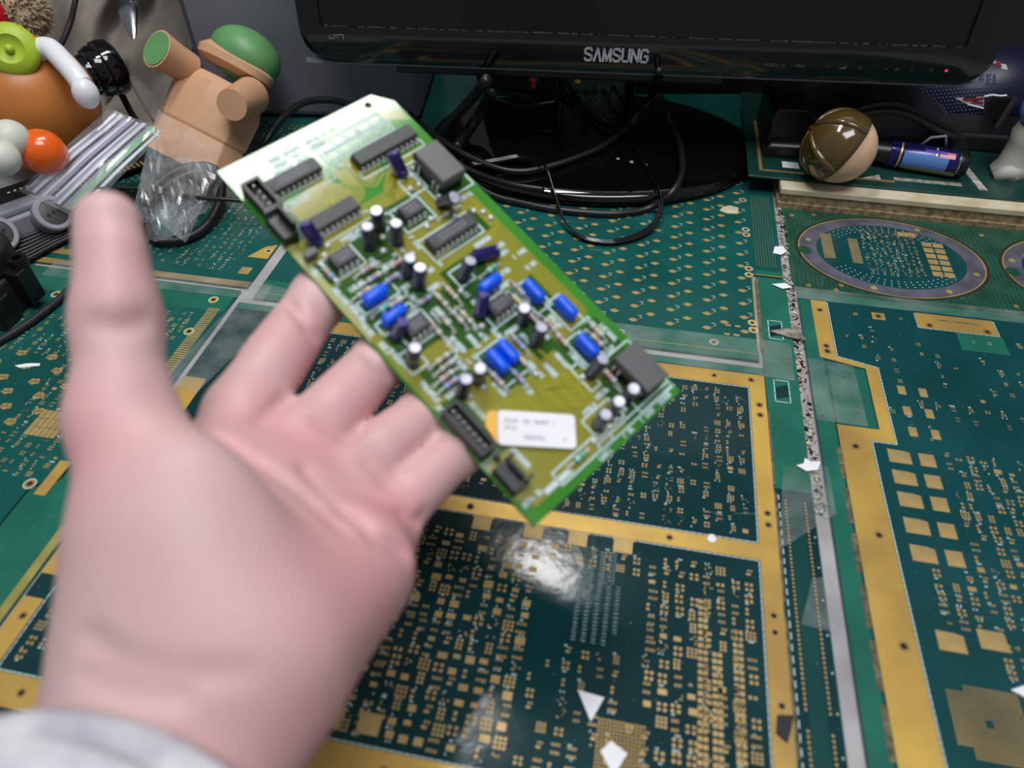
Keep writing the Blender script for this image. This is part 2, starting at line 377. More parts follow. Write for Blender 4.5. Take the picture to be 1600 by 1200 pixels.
# --- middle board with rows of key pads
r, L = board('key_pad_board', 'teal bare circuit board with staggered gold pads before the monitor stand',
             [(-243, 340), (90, 340), (90, 430), (111, 430), (111, 735), (-243, 735)], 0, 'mask_teal',
             [rect(-243, 90, 340.5, 360), rect(92, 110.5, 430.5, 436)])
pm = MB()
pm.box(-2.3, 2.3, -1.05, 1.05, 0, .08); pm.box(-1.25, 1.25, -1.75, 1.75, 0, .081); pm.box(-3.0, 3.0, -.4, .4, 0, .079)
first = None; sk = []; tiny = []
for cu in range(-9, 2):
    for half in (0, 1):
        for k in range(-1, 20):
            u = 58.5 + cu * 23.75 + half * 11.0 + (k * .0); v = 366 + k * 14.45 + half * 7.4 - 7.2 * half + (7.2 if half else 0)
            v = 366 + k * 14.45 + (7.4 if half else 0) + (u - 58.5) * .02
            if u > 84 or u < -236 or v > 640 or v < 364: continue
            if half == 1 and cu == 1: continue
            x, y = L(u, v)
            if first is None: first = pm.build('solder_pad', 'gold_pad', r); o = first
            else: o = link_copy(first, r)
            o.location = (x * .001, y * .001, 0); o.rotation_euler = (0, 0, rng.uniform(-.05, .05))
            if half == 0:
                for q in range(3): tiny.append((x + 3.6 + q * .5, y + 1.2 + q * 1.2, .7, .7))
                sk.append((x + 5.2, y + 3.0, .8, .8)); [sk.append((x + 3.2 + q * .7, y + 5.0, .45, .6)) for q in range(4)]
rects_part(tiny, 'small_pads', 'gold_worn', r); rects_part(sk, 'silkscreen_print', 'silk', r)
for u, v in [(87.8, 436.5), (87.5, 429), (87.4, 376.3), (87.7, 369), (62.7, 352.5), (3.9, 351), (87.8, 480), (87.6, 487), (-60, 352), (87, 530)]: ring_hole(r, L, u, v, 2.9, 1.2)
rects_part(shift([(72, 371, 3.4, 1.8), (78, 371, 3.4, 1.8), (71, 362, 3.6, 2), (77, 362, 3.8, 2)], L), 'chip_pads', 'gold_pad', r)
tr = []
for k in range(8):
    for j in range(46): tr.append((93.5 + k * 1.9, 442 + j * 2.1, .35, 1.2))
rects_part(shift(tr, L), 'fine_pads', 'gold_worn', r)
strip(r, L, rect(89.2, 90, 349, 430), 'fr4_edge', .05, 'routed_edge'); strip(r, L, rect(90, 111, 430, 430.9), 'fr4_edge', .05, 'routed_edge'); strip(r, L, rect(-243, 90, 346, 346.6), 'fr4_edge', .05, 'routed_edge')

# --- narrow rail panel at the right of the middle boards
r, L = board('rail_panel', 'narrow green rail board with white printed outlines left of the dirty gap', [(92.6, 60), (111.6, 60), (111.6, 255), (112, 300), (112, 428), (92.6, 428)], -.1, 'mask_rail')
for v in (307, 363):
    dashes(r, L, rect(97.5, 106, v, v + 18), step=6, on=.85, w=.5)
    strip(r, L, [(98.2, v + 2), (105.4, v + 5), (105.4, v + 15), (98.2, v + 12)], 'mask_dark', .03, 'dark_patch')
strip(r, L, rect(93, 111.2, 62, 243), 'mask_dark', .03, 'dark_patch')
pp = []
for j in range(80):
    if 26 < j < 30: continue
    pp += [(97.5, 66 + j * 2.15, 1.0, 1.1), (107.2, 66 + j * 2.15, 1.0, 1.1)]
rects_part(shift(pp, L), 'pin_pads', 'gold_pad', r)
rects_part(shift([(99.2 + k * 1.2, 66 + j * 1.5, .6, .6) for k in range(6) for j in range(114)], L), 'fine_pads', 'mask_rail', r)
rects_part(shift([(94.2, 70 + j * 5.4, .5, 3.2) for j in range(32)] + [(110, 80 + j * 17, .7, .8) for j in range(9)], L), 'silkscreen_print', 'silk', r)
for v in (342, 348, 336): ring_hole(r, L, 106, v, 1.3, .8, silk=False)
for a, b in ((350, 426), (246, 298), (178, 240), (110, 170)):
    MB().prism([L(91.6, a), L(93.4, a), L(93.4, b), L(91.6, b)], .05, .1, bottom=False).build('routed_slot', 'slot', r)

# --- middle front board with gold borders
r, L = board('gold_border_board', 'dark bare circuit board with gold border strips under the hand in the foreground', [(-250, -60), (92, -60), (92, 334), (-250, 334)], 0, 'mask_dark',
             [rect(-249.5, 91.5, 328, 333.7)])
strip(r, L, rect(-205, 92, 316, 327)); strip(r, L, rect(83, 92, -60, 316)); strip(r, L, rect(-250, 83, 198, 207), 'gold'); strip(r, L, rect(-250, 83, 70, 83))
strip(r, L, [(-250, 210), (-236, 210), (-236, 262), (-250, 262)]); strip(r, L, rect(-205, -196, 285, 316)); strip(r, L, rect(-250, -240, 84, 116)); strip(r, L, rect(-250, -241, 128, 150))
for uu, vv in [(62.6, 322), (84.2, 322), (88, 302), (88, 294), (88, 226), (88, 219), (87.4, 170), (87.4, 162), (88, 130), (-60, 202), (-249 + 5, 107), (-245, 138), (-222, 76.5), (-65, 76), (-199, 310), (88, 96), (40, 202.5)]:
    ring_hole(r, L, uu, vv, 2.7, 1.25, 'gold_worn', silk=False)
for ed in (rect(-196, 82.4, 207.6, 315.4), rect(-239, 82.4, 83.6, 197.4)): dashes(r, L, ed, w=.45, step=3.2, on=.8)
pads = []; sk = []
for reg in [((-60, 80, 210, 312), 6.2, .78, .06, .85, .55), ((-190, -62, 210, 312), 6.2, .7, .08, .9, .4), ((-236, -110, 88, 192), 6.2, .75, .12, 1.1, .35), ((-108, -20, 86, 188), 6.0, .94, .3, 1.25, .3), ((-18, 30, 86, 140), 6.5, .65, .1, 1., .3), ((30, 80, 86, 192), 6.0, .92, .08, 1.15, .4), ((-18, 28, 178, 190), 6, .7, .1, 1, .3)]:
    a, b = fields(rng, *reg[0], *reg[1:]); pads += a; sk += b
for c0, n in ((55, 26), (61, 18), (70, 22)):       # twin columns
    for j in range(n): pads += [(c0, 96 + j * 3.0, 1.9, 1.9), (c0 + 2.3, 96 + j * 3.0, 1.9, 1.9)]
rects_part(shift(pads, L), 'solder_pads', 'gold_pad', r); rects_part(shift(sk, L), 'silkscreen_print', 'silk', r)
tab = MB().prism([(-4.6, -8.5), (4.6, -8.5), (4.6, -1.5), (5.4, -1.5), (5.4, 0), (-5.4, 0), (-5.4, -1.5), (-4.6, -1.5)], 0, .09, bottom=False)
t0 = None
for u, v in [(-96, 198), (-52, 198), (-26, 198), (-4, 198), (18, 198), (-100, 182), (-98, 168), (-110, 96), (-92, 96), (-76, 96), (-128, 96), (-146, 96)]:
    o = tab.build('large_pad', 'gold_pad', r) if t0 is None else link_copy(t0, r)
    t0 = t0 or o; x, y = L(u, v); o.location = (x * .001, y * .001, .0)
mb = MB()                                          # ball grid
for i in range(13):
    for j in range(13):
        x, y = L(15 + i * 1.5, 93 + j * 1.5); mb.box(x - .45, x + .45, y - .45, y + .45, 0, .06)
mb.build('ball_grid_pads', 'gold_worn', r, kind='stuff')
mb = MB(); rr = random.Random(3)                   # unreadable small print, turned upright
for c in range(5):
    y0 = 142 + (0 if c < 4 else 6)
    v = y0
    while v < (188 if c not in (0, 4) else 172):
        h = rr.uniform(.8, 1.6); x, y = L(0 + c * 4.4, v); mb.box(x - 1.0, x + 1.0, y, y + h * .55, 0, .06)
        if rr.random() < .5: mb.box(x - 1.0, x - .6, y, y + h, 0, .06)
        v += h + .5
x, y = L(10, 172); mb.poly([(x, y), (x + 5, y), (x + 5, y + 17), (x, y + 17)], .4, 0, .06, True)
mb.build('printed_code', 'silk_dim', r, kind='stuff')

# --- right board with the oval cut-outs
r, L = board('oval_panel', 'green panel with a purple-rimmed oval circuit board in front of the plywood edge', [(117, 419), (430, 419), (430, 526), (117, 526)], -1.0, 'mask_oval')
def oval(r, L, cu, cv, seed):
    n = 64; a, b = 64.5, 49
    def el(s, z, inner=False): return [(*L(cu + a * s * math.cos(2 * math.pi * k / n), cv + b * s * math.sin(2 * math.pi * k / n)), z) for k in range(n)]
    def ann(s0, s1, z, m, nm):
        mb = MB(); mb.add(el(s0, z) + el(s1, z), [(k, n + k, n + (k + 1) % n, (k + 1) % n) for k in range(n)]); return mb.build(nm, m, p)
    p = bpy.data.objects.new('oval_board', None); COL.objects.link(p); p.parent = r
    ann(1.0, 1.035, .09, 'hole', 'routed_groove'); ann(.985, 1.0, .12, 'fr4_edge', 'cut_edge'); ann(.80, .985, .14, 'purple_ring', 'purple_rim')
    mb = MB(); mb.add(el(.80, .11), [tuple(range(n))]); mb.build('centre', 'mask_mid', p)
    x, y = L(cu - 60, cv - 4); MB().lathe([(5, 0), (5, .1)], (x, y, .14), (0, 0, 1), 20).build('notch', 'mask_oval', p)
    q = random.Random(seed); pads, sk = fields(q, cu - 18, cu + 22, cv - 24, cv + 30, 4.2, .95, .06, .62, .35)
    for i in range(16): pads += [(cu - 46 + 3, cv + 20 - i * 2, 8, 1.1), (cu - 24, cv + 17 - i * 2, 7, 1.1)]
    for i in range(2):
        for j in range(6): pads.append((cu + 29 + i * 8, cv + 20 - j * 7.4, 6.8, 5.6))
    pads.append((cu + 17, cv + 31, 13, 6))
    for s in (.7, .76, .64):
        for k in range(60):
            t = 2 * math.pi * k / 60
            if abs(math.sin(t)) > .55: sk.append((cu + a * s * math.cos(t), cv + b * s * math.sin(t), .8, .7))
    rects_part(shift(pads, L), 'solder_pads', 'gold_pad', p, .11, .17); rects_part(shift(sk, L), 'silkscreen_print', 'silk', p, .11, .16)
    for t in (2.9, 1.1, 5.3, 4.4, 6.0):
        x, y = L(cu + a * .9 * math.cos(t), cv + b * .9 * math.sin(t)); MB().lathe([(2.2, 0), (2.2, .06)], (x, y, .14), (0, 0, 1), 16).build('drill_hole', 'fr4_edge', p)
oval(r, L, 189.5, 473, 8); oval(r, L, 331, 473, 9)
mb = MB()
for u, v in [(124, 516), (128, 426), (141, 520), (146, 424), (262, 514), (262, 428), (150, 430)]:
    x, y = L(u, v); mb.lathe([(1.8, 0), (1.8, .06)], (x, y, 0), (0, 0, 1), 14)
mb.build('test_points', 'gold_worn', r, kind='stuff')
rects_part(shift([(121 + i * 3.0, 422 + j * 3.0 + (i % 2) * 1.5, 1.5, 1.5) for i in range(60) for j in range(34) if ((121 + i * 3 - 189.5) / 69) ** 2 + ((422 + j * 3 - 473) / 53) ** 2 > 1 and 121 + i * 3 < 300], L), 'dot_pattern', 'mask_old', r, 0, .03)

# --- right front board with the jogged gold strip
r, L = board('jogged_strip_board', 'teal bare circuit board with a stepped gold strip at the right of the gap', [(119, -60), (430, -60), (430, 417), (119, 417)], 0, 'mask_mid',
             [rect(119.4, 429, 409, 416.6), rect(119.4, 129, -59, 408)])
strip(r, L, [(127, 408), (137, 408), (137, 353), (160, 347), (160, 286), (147, 286), (147, 252), (150, -60), (131, -60), (130, 295), (153, 295), (153, 345), (127, 351)])
strip(r, L, rect(130.5, 152, 296, 344), 'mask_rail', .05, 'green_patch')
strip(r, L, rect(193, 241, 392, 407)); strip(r, L, rect(165, 173, 395, 402))
strip(r, L, rect(206, 232, 401, 402.2), 'slot', .12, 'etched_line'); strip(r, L, rect(215, 243, 374, 391), 'mask_rail', .05, 'green_patch')
for q in range(8): MB().prism([L(127.6, 60 + q * 28), L(130.4, 60 + q * 28), L(130.4, 82 + q * 28), L(127.6, 82 + q * 28)], .05, .13, bottom=False).build('routed_slot', 'slot', r)
dashes(r, L, [(137.6, 407), (137.6, 353.4), (160.6, 347.4), (160.6, 285.5), (147.6, 285.5), (147.6, 252), (150.6, -58)], w=.5, step=3, on=.8, close=False)
dashes(r, L, [(192.5, 406), (192.5, 391.5), (241.5, 391.5), (241.5, 407)], w=.4, step=3, on=.8, close=False)
for u, v in [(132, 398), (132, 357), (132, 362), (138, 280), (141, 223), (142, 166), (200, 395), (235, 395), (169, 398.5), (143, 100)]: ring_hole(r, L, u, v, 3.4, 1.5, 'gold_worn', silk=False)
for u, v in [(139, 335), (141, 320), (143, 306), (124, 410), (123, 300)]: ring_hole(r, L, u, v, 1.6, .9, 'slot', silk=False)
bigp = MB().prism([(-6, -4.6), (5.6, -4.6), (5.6, 3.6), (2, 4.4), (-6, 4.6)], 0, .09, bottom=False); bigq = MB().box(-4, 4, -4.4, 4.4, 0, .09)
a0 = b0 = None
for k, v in enumerate((277, 262.5, 248, 232, 216)):
    x, y = L(159.5 + 1, v); o = bigp.build('large_pad', 'gold_pad', r) if a0 is None else link_copy(a0, r); a0 = a0 or o; o.location = (x * .001, y * .001, 0)
    x, y = L(173.5 + 1, v); o = bigq.build('square_pad', 'gold_pad', r) if b0 is None else link_copy(b0, r); b0 = b0 or o; o.location = (x * .001, y * .001, 0)
for v in (330, 313, 297):
    for u in (171, 183): x, y = L(u, v); o = link_copy(b0, r); o.location = (x * .001, y * .001, 0); o.scale = (.55, .8, 1)
for u, v in [(160, 172), (178, 176)]: x, y = L(u + 3, v); o = link_copy(a0, r); o.location = (x * .001, y * .001, 0)
pads = []; sk = []
for reg in [((182, 300, 100, 285), 6.2, .86, .12, 1.1, .5), ((160, 182, 178, 210), 6, .9, .1, 1.1, .4), ((152, 300, 60, 108), 6.2, .85, .1, 1.1, .4), ((158, 300, 288, 388), 8.5, .42, .04, .75, .5), ((141, 160, 362, 402), 7, .3, 0, .7, .3), ((174, 192, 393, 404), 6, .4, 0, .6, .3)]:
    a, b = fields(rng, *reg[0], *reg[1:]); pads += a; sk += b
def inb(p): return 154 < p[0] < 186 and 122 < p[1] < 156
pads = [p for p in pads if not inb(p) and not (150 < p[0] < 184 and 208 < p[1] < 285)]
rects_part(shift(pads, L), 'solder_pads', 'gold_pad', r); rects_part(shift(sk, L), 'silkscreen_print', 'silk', r)
mb = MB()
for i in range(20):
    for j in range(20):
        if 8 < i < 11 and 8 < j < 11: continue
        if (i < 4 and j < 3) or (i < 5 and j > 17): continue
        x, y = L(156 + i * 1.45, 124 + j * 1.5); mb.box(x - .5, x + .5, y - .5, y + .5, 0, .06)
mb.build('ball_grid_pads', 'gold_worn', r, kind='stuff')

# --- left boards
r, L = board('far_left_board', 'teal bare circuit board with tiny pads behind the thumb', [(-470, 350), (-252, 350), (-252, 735), (-470, 735)], -.3, 'mask_teal')
strip(r, L, rect(-470, -252.3, 350.3, 356), 'gold_worn'); strip(r, L, [(-268, 384), (-252.4, 384), (-252.4, 402), (-260, 398)], 'gold'); strip(r, L, rect(-266, -258, 364, 372), 'gold_pad', name='square_pad')
strip(r, L, rect(-320, -252.5, 472, 478), 'gold'); strip(r, L, rect(-420, -372, 362, 368), 'gold_worn')
a, b = fields(rng, -460, -272, 366, 590, 5.6, .82, .08, .62, .3); rects_part(shift(a, L), 'solder_pads', 'gold_pad', r); rects_part(shift(b, L), 'silkscreen_print', 'silk', r)
ring_hole(r, L, -256, 393.5, 2.4, 1.3)

r, L = board('flower_pad_board', 'teal bare circuit board with blob-shaped gold pads left of the hand', [(-470, 60), (-288, 60), (-288, 172), (-276, 180), (-276, 190), (-254.5, 190), (-254.5, 346), (-470, 346)], 0, 'mask_teal',
             [rect(-469, -256, 322, 345), [(-469, 61), (-300, 61), (-300, 166), (-469, 166)]])
strip(r, L, rect(-283, -276.5, 167.5, 190), 'gold')
for u, v in [(-376, 318.5), (-289, 173), (-268, 300), (-268, 333)]: ring_hole(r, L, u, v, 3.4, 1.6)
fp = MB()
for dx, dy, q in [(-1.4, .4, 1.7), (1.2, .7, 1.8), (0, -1.0, 1.7), (2.4, -.5, 1.2), (-2.3, -.8, 1.1)]:
    fp.lathe([(q, 0), (q, .08)], (dx, dy, 0), (0, 0, 1), 14)
f0 = None
for i in range(9):
    for j in range(3):
        u = -318 - i * 10.5 + (j % 2) * 3; v = 262 - j * 21 - (i % 2) * 10
        x, y = L(u, v); o = fp.build('blob_pad', 'gold_pad', r) if f0 is None else link_copy(f0, r); f0 = f0 or o; o.location = (x * .001, y * .001, 0)
mb = MB()
for i in range(6):
    for j in range(3): x, y = L(-314 + i * 3.2, 206 + j * 6.4); mb.box(x - 1.4, x + 1.4, y - 3, y + 3, 0, .07)
mb.build('striped_pads', 'gold_pad', r, kind='stuff')
mb = MB()
for j in range(34): x, y = L(-263, 258 + j * 2.0); mb.box(x - 4, x + 4, y - .6, y + .6, 0, .08)
for j in range(9): x, y = L(-345 + j * 6, 309); mb.box(x - 1.2, x + 1.2, y - 6, y + 6, 0, .08)
mb.build('edge_fingers', 'gold_pad', r, kind='stuff')
pads = []; sk = []
for reg in [((-330, -284, 176, 300), 5.8, .85, .12, .8, .4), ((-440, -330, 262, 300), 6, .8, .1, .75, .5), ((-300, -272, 262, 318), 5.6, .85, .1, .8, .3), ((-440, -330, 170, 205), 6, .8, .1, .8, .4)]:
    a, b = fields(rng, *reg[0], *reg[1:]); pads += a; sk += b
rects_part(shift(pads, L), 'solder_pads', 'gold_pad', r); rects_part(shift(sk, L), 'silkscreen_print', 'silk', r)

r, L = board('green_rail_board', 'plain mid-green rail board at the left edge below the gold ring', [(-287, -60), (-252, -60), (-252, 188), (-275, 188), (-275, 178), (-287, 171)], -.2, 'mask_rail')
strip(r, L, rect(-257, -252.4, -59, 187), 'fr4_edge', .05, 'routed_edge')

# ------------------------------------------------------------------ dirt in the gap, tape, scraps
rr = random.Random(11)
mb = MB()
for k in range(420):
    u = rr.uniform(112.6, 117.6); v = rr.uniform(230, 545); s = rr.uniform(.5, 2.2); z = rr.uniform(-1.9, -1.2)
    pts = [(s * rr.uniform(.5, 1) * math.cos(t), s * rr.uniform(.5, 1) * math.sin(t)) for t in sorted(rr.uniform(0, 6.28) for _ in range(5))]
    mb.cur = rr.choice((0, 0, 1, 2)); mb.prism([(u + a, v + b) for a, b in pts], z - .4, z + rr.uniform(0, 1.4))
gd = mb.build('gap_debris', ['debris', 'plywood', 'matte_black'], None, kind='stuff'); gd.matrix_world = bt.matrix_world.copy(); gd.location = (0, 0, 0)
gd.rotation_euler = (0, 0, -BA); tag(gd, 'crumbs and splinters filling the gap between the bare boards', 'debris')
def scrap(px, py, pts, label, z=.2, m='paper', name='paper_scrap', cat='scrap', t=.25):
    p = tpz(px, py, z * .001)
    o = MB().prism(pts, 0, t).build(name, m); o.location = p; o.rotation_euler = (0, 0, -BA); tag(o, label, cat)
scrap(920, 1101, [(-5.2, 5), (6, 4), (1.5, -6.5)], 'white triangular paper scrap on the dark board in the foreground')
scrap(957, 1186, [(-5, 2), (-1, 6.5), (5.5, 3), (1, -6)], 'white slanted paper rectangle at the bottom edge of the picture')
scrap(1112, 841, [(-2.2, -1), (-1, -2.4), (1.3, -2.2), (2.3, 0), (1, 2.3), (-1.2, 2)], 'round white paper dot on the gold strip')
scrap(1595, 1081, [(-4, 0), (6, 5), (6, -4)], 'white paper corner at the right edge of the picture')
scrap(42, 571, [(-7, -1.6), (-3, -2.8), (3, -.5), (8, 1), (7, 3), (1, 2), (-3, .4)], 'white torn flake lying among blob-shaped gold pads')
scrap(1265, 728, [(-7, -1), (-2, -4), (4, -2), (6, 4), (1, 3), (-2, 5), (-3, 1)], 'largest white flake stuck in the gap beside the rail board', z=.8)
scrap(1218, 392, [(-5, -4), (1, -5), (5, 0), (3, 6), (-3, 5)], 'white flake in the gap left of the oval panel', z=.6)
scrap(1222, 446, [(-7, 0), (0, -4), (7, -1), (2, 3)], 'white flake at the near end of the gap beside the oval panel', z=.6)
scrap(1234, 258, [(-6, -5), (7, -5), (7, 5), (-6, 5)], 'square white sticker on the raised board left of the toy tube', z=17.3)
scrap(1224, 1140, [(-3, -2), (1, -5), (3, 1), (4, 6), (-2, 5)], 'small black blob of dirt on the gold strip', m='matte_black', name='dirt_blob', t=1.2)
scrap(1232, 520, [(-12, -1), (0, -5), (10, -6), (6, 5), (-2, 3)], 'grey torn paper wedge bridging the gap', z=.7, m='dust', t=.8)
scrap(1140, 328, [(-8, -3), (-2, -6), (6, -5), (7, 4), (0, 6), (-5, 3)], 'beige paper crumb beside the monitor stand', m='plywood', t=.5)
scrap(1560, 352, [(-9, -2), (2, -4), (10, -1), (6, 3), (-5, 3)], 'white flake below the plywood edge at right', z=-.5, t=.8)
def tape(name_label, pts, z=.35, wob=.25, nu=14, nv=6):
    """clear film laid over the boards, slightly wrinkled: a quad in bench coordinates"""
    P = [np.array(p, float) for p in pts]; mb = MB(); q = random.Random(sum(map(ord, name_label))); vs = []; fs = []
    ph = [q.uniform(0, 6) for _ in range(4)]
    for i in range(nu + 1):
        for j in range(nv + 1):
            a, b = i / nu, j / nv; p = P[0] * (1 - a) * (1 - b) + P[1] * a * (1 - b) + P[2] * a * b + P[3] * (1 - a) * b
            vs.append((p[0], p[1], z + wob * (math.sin(a * 9 + ph[0]) * math.sin(b * 5 + ph[1]) + .5 * math.sin(a * 23 + ph[2] + b * 7))))
    for i in range(nu):
        for j in range(nv): k = i * (nv + 1) + j; fs.append((k, k + nv + 1, k + nv + 2, k + 1))
    mb.add(vs, fs); o = mb.build('clear_tape', 'tape', None, smooth=True); o.rotation_euler = (0, 0, -BA); tag(o, name_label, 'tape')
tape('clear tape strip across the seam below the key pad board', [(-150, 331), (110, 326), (110, 360), (-150, 358)], .35, .08)
tape('clear torn tape over the gap beside the two-row pin pads', [(92, 205), (122, 232), (121, 262), (98, 258)], .6, .3)
tape('dull torn tape bridging the gap in the lower right', [(99, 168), (118, 166), (117, 196), (106, 192)], .6, .3)
tape('clear tape strip along the left gap behind the index finger', [(-262, 255), (-236, 250), (-214, 352), (-250, 356)], .4, .15)
tape('clear tape strip crossing the left boards behind the thumb', [(-400, 336), (-235, 338), (-235, 356), (-400, 354)], .45, .15)
tape('clear tape over the corner of the stepped gold strip', [(119, 296), (147, 296), (146, 346), (119, 348)], .35, .08)
tape('clear tape sealing the near edge of the oval panel', [(117, 408), (330, 408), (330, 421), (117, 421)], .4, .08)

# ------------------------------------------------------------------ raised plywood shelf at the right
r = bench('plywood_shelf', 113, 527, -1.9, 'raised plywood shelf with a rough pale front edge behind the oval panel', 'shelf')
MB().box(0, 320, 0, 165, 12, 16.6).build('top_ply', 'plywood', r, bevel=.6)
MB().box(2, 320, 1.2, 163, 5, 12).build('core_ply', 'plywood_core', r)
MB().box(0, 320, -1, 165, 0, 5).build('bottom_ply', 'plywood_core', r)
r, L = board('shelf_board', 'dark green old circuit board lying on the raised plywood shelf', [(88, 540), (430, 540), (430, 700), (88, 700)], 16.6, 'mask_old')
strip(r, L, rect(97, 99.5, 552, 640), 'gold_worn', .06, 'copper_trace'); strip(r, L, rect(97, 200, 549.5, 552), 'gold_worn', .06, 'copper_trace')
strip(r, L, [(176, 552), (190, 552), (190, 560), (184, 557)], 'debris', .1, 'bare_patch'); strip(r, L, rect(200, 250, 553, 558), 'dust', .06, 'scraped_patch'); strip(r, L, [(262, 550), (268, 550), (262, 590), (256, 590)], 'debris', .08, 'bare_patch')

# =================================================================== MONITOR
yaw = R_(5.4); tl = R_(8)
MX = np.array([math.cos(yaw), -math.sin(yaw), 0]); MBk = np.array([math.sin(yaw), math.cos(yaw), 0]); MU = MBk * math.sin(tl) + BZ * math.cos(tl); MN = np.cross(MX, MU)
MP = at(1012, 118, .53)
mon = root('monitor', MP - BZ * MP[2], MX, MBk, BZ, 'glossy black computer monitor on an oval stand at the back of the bench', 'monitor')
# parts are laid out in the screen's own frame (x right, y up the screen, z towards the viewer), set under the upright root
scr = bpy.data.objects.new('display_head', None); COL.objects.link(scr); scr.parent = mon
Ml = Matrix.Identity(4)
for i in range(3): Ml[i][0], Ml[i][1], Ml[i][2], Ml[i][3] = float(MX[i]), float(MU[i]), float(MN[i]), float(MP[i])
scr.matrix_parent_inverse = Matrix.Identity(4); scr.matrix_basis = mon.matrix_world.inverted() @ Ml
def rrect(x0, x1, y0, y1, rad, n=8):
    P = []
    for cx, cy, a in ((x1 - rad, y1 - rad, 0), (x0 + rad, y1 - rad, 90), (x0 + rad, y0 + rad, 180), (x1 - rad, y0 + rad, 270)):
        for k in range(n + 1): t = R_(a + 90 * k / n); P.append((cx + rad * math.cos(t), cy + rad * math.sin(t)))
    return P
SX0, SX1, SY1 = -246, 219, 288
out = rrect(-264, 244, 0, 312, 24); inn = rrect(SX0, SX1, 26, SY1, 2)
mb = MB(); n = len(out)
def ring_pts(P, z): return [(x, y, z) for x, y in P]
def inset(P, d):
    cx, cy = -10, 156; return [(cx + (x - cx) * (1 - d / 254), cy + (y - cy) * (1 - d / 156)) for x, y in P]
layers = [ring_pts(inset(out, 3), -34), ring_pts(out, -26), ring_pts(out, -4), ring_pts(inset(out, 1.2), -1), ring_pts(inset(out, 4), 0), ring_pts(inn, 0), ring_pts(inn, -2.4)]
vs_ = [p for l in layers for p in l]; fs_ = []
for k in range(len(layers) - 1):
    for i in range(n): j = (i + 1) % n; fs_.append((k * n + i, k * n + j, (k + 1) * n + j, (k + 1) * n + i))
fs_.append(tuple(range(n - 1, -1, -1)))
mb.add(vs_, fs_); mb.build('bezel', 'gloss_black', scr, smooth=35)
MB().box(SX0 - 1, SX1 + 1, 25, SY1 + 1, -3.2, -2.2).build('screen', 'screen', scr)
mb = MB(); rr = random.Random(2)
for k in range(150):
    x = rr.uniform(SX0 + 1, SX1 - 1); w = rr.uniform(.5, 6); mb.box(x, min(x + w, SX1), 26.0, 26.0 + rr.uniform(.2, .8), -2.1, -1.9)
mb.build('dust_line', 'dim_print', scr, kind='stuff')
MB().prism(rrect(-262, 242, -.6, 3.0, 1.4, 3), -5.5, -3.2).build('clear_lower_lip', 'case_grey', scr)
# brand lettering with a crossbar-less A
xs = -47.6; lg = bpy.data.objects.new('brand_lettering', None); COL.objects.link(lg); lg.parent = scr
H_ = 8.2
def stroke(pts, name):
    m_ = MB(); m_.poly(pts, 1.55, .15, .45); m_.build(name, 'logo_silver', lg)
def letters():
    w = 4.9; x = xs; g = 1.85; y0 = 9.2; y1 = y0 + H_; ym = (y0 + y1) / 2
    Sp = lambda x: [(x + w, y1 - 1.4), (x + w - .8, y1), (x + .9, y1), (x, y1 - 1.2), (x + .1, ym + .9), (x + w - .2, ym - .9), (x + w, y0 + 1.2), (x + w - .9, y0), (x + .8, y0), (x, y0 + 1.4)]
    stroke(Sp(x), 'letter'); x += w + g
    stroke([(x, y0 - .3), (x + w * .5, y1), (x + w, y0 - .3)], 'letter'); x += w + g
    stroke([(x, y0 - .3), (x + .2, y1), (x + w * .55, y0), (x + w * 1.1 - .2, y1), (x + w * 1.1, y0 - .3)], 'letter'); x += w * 1.1 + g
    stroke(Sp(x), 'letter'); x += w + g
    stroke([(x, y1 + .3), (x, y0 + 1), (x + .9, y0), (x + w - .9, y0), (x + w, y0 + 1), (x + w, y1 + .3)], 'letter'); x += w + g
    stroke([(x, y0 - .3), (x + .1, y1), (x + w - .1, y0), (x + w, y1 + .3)], 'letter'); x += w + g
    stroke([(x + w, y1 - 1.4), (x + w - .8, y1), (x + .9, y1), (x, y1 - 1), (x, y0 + 1), (x + .9, y0), (x + w - .9, y0), (x + w, y0 + 1), (x + w, ym - .2), (x + w * .55, ym - .2)], 'letter')
letters()
text_part('SOURCE', 2.6, 'dim_print', scr, (83, 9.6, .1)); MB().poly([(95.5, 9.7), (97.5, 9.7), (97.5, 11.2), (95.5, 11.2)], .22, .1, .2, True).build('source_mark', 'dim_print', scr)
text_part('MENU', 2.6, 'dim_print', scr, (105, 9.6, .1))
for k, (a, b) in enumerate([((127, 10.6), (129, 10.6)), ((150, 10.6), (152.2, 10.6))]): MB().line(a, b, .3, .1, .2).build('volume_mark', 'dim_print', scr)
MB().line((151.1, 9.5), (151.1, 11.7), .3, .1, .2).build('volume_mark', 'dim_print', scr)
MB().prism([(136, 9.6), (141, 9.6), (141, 11.6)], .1, .2).build('volume_wedge', 'dim_print', scr)
MB().poly([(168, 11.4), (169, 10.2), (170, 11.4)], .25, .1, .2).build('channel_mark', 'dim_print', scr); text_part('CH', 2.4, 'dim_print', scr, (175, 9.6, .1)); MB().poly([(186, 10.2), (187, 11.4), (188, 10.2)], .25, .1, .2).build('channel_mark', 'dim_print', scr)
MB().poly([(200.5 + 1.1 * math.cos(R_(a)), 10.6 + 1.1 * math.sin(R_(a))) for a in range(120, 421, 30)], .22, .1, .2).line((200.5, 10.8), (200.5, 12.2), .22, .1, .2).build('power_mark', 'dim_print', scr)
MB().lathe([(.9, 0), (.9, .15)], (211, 10.9, .05), (0, 0, 1), 12).build('standby_light', 'led_red', scr)
g_ = MB().poly([(-239.5, 19.8), (-240, 18), (-236, 17.8)], .35, .1, .2).poly([(-229.5, 17.6), (-229, 20.6), (-232.5, 20.8)], .35, .1, .2); g_.build('corner_emblem', 'logo_silver', scr)
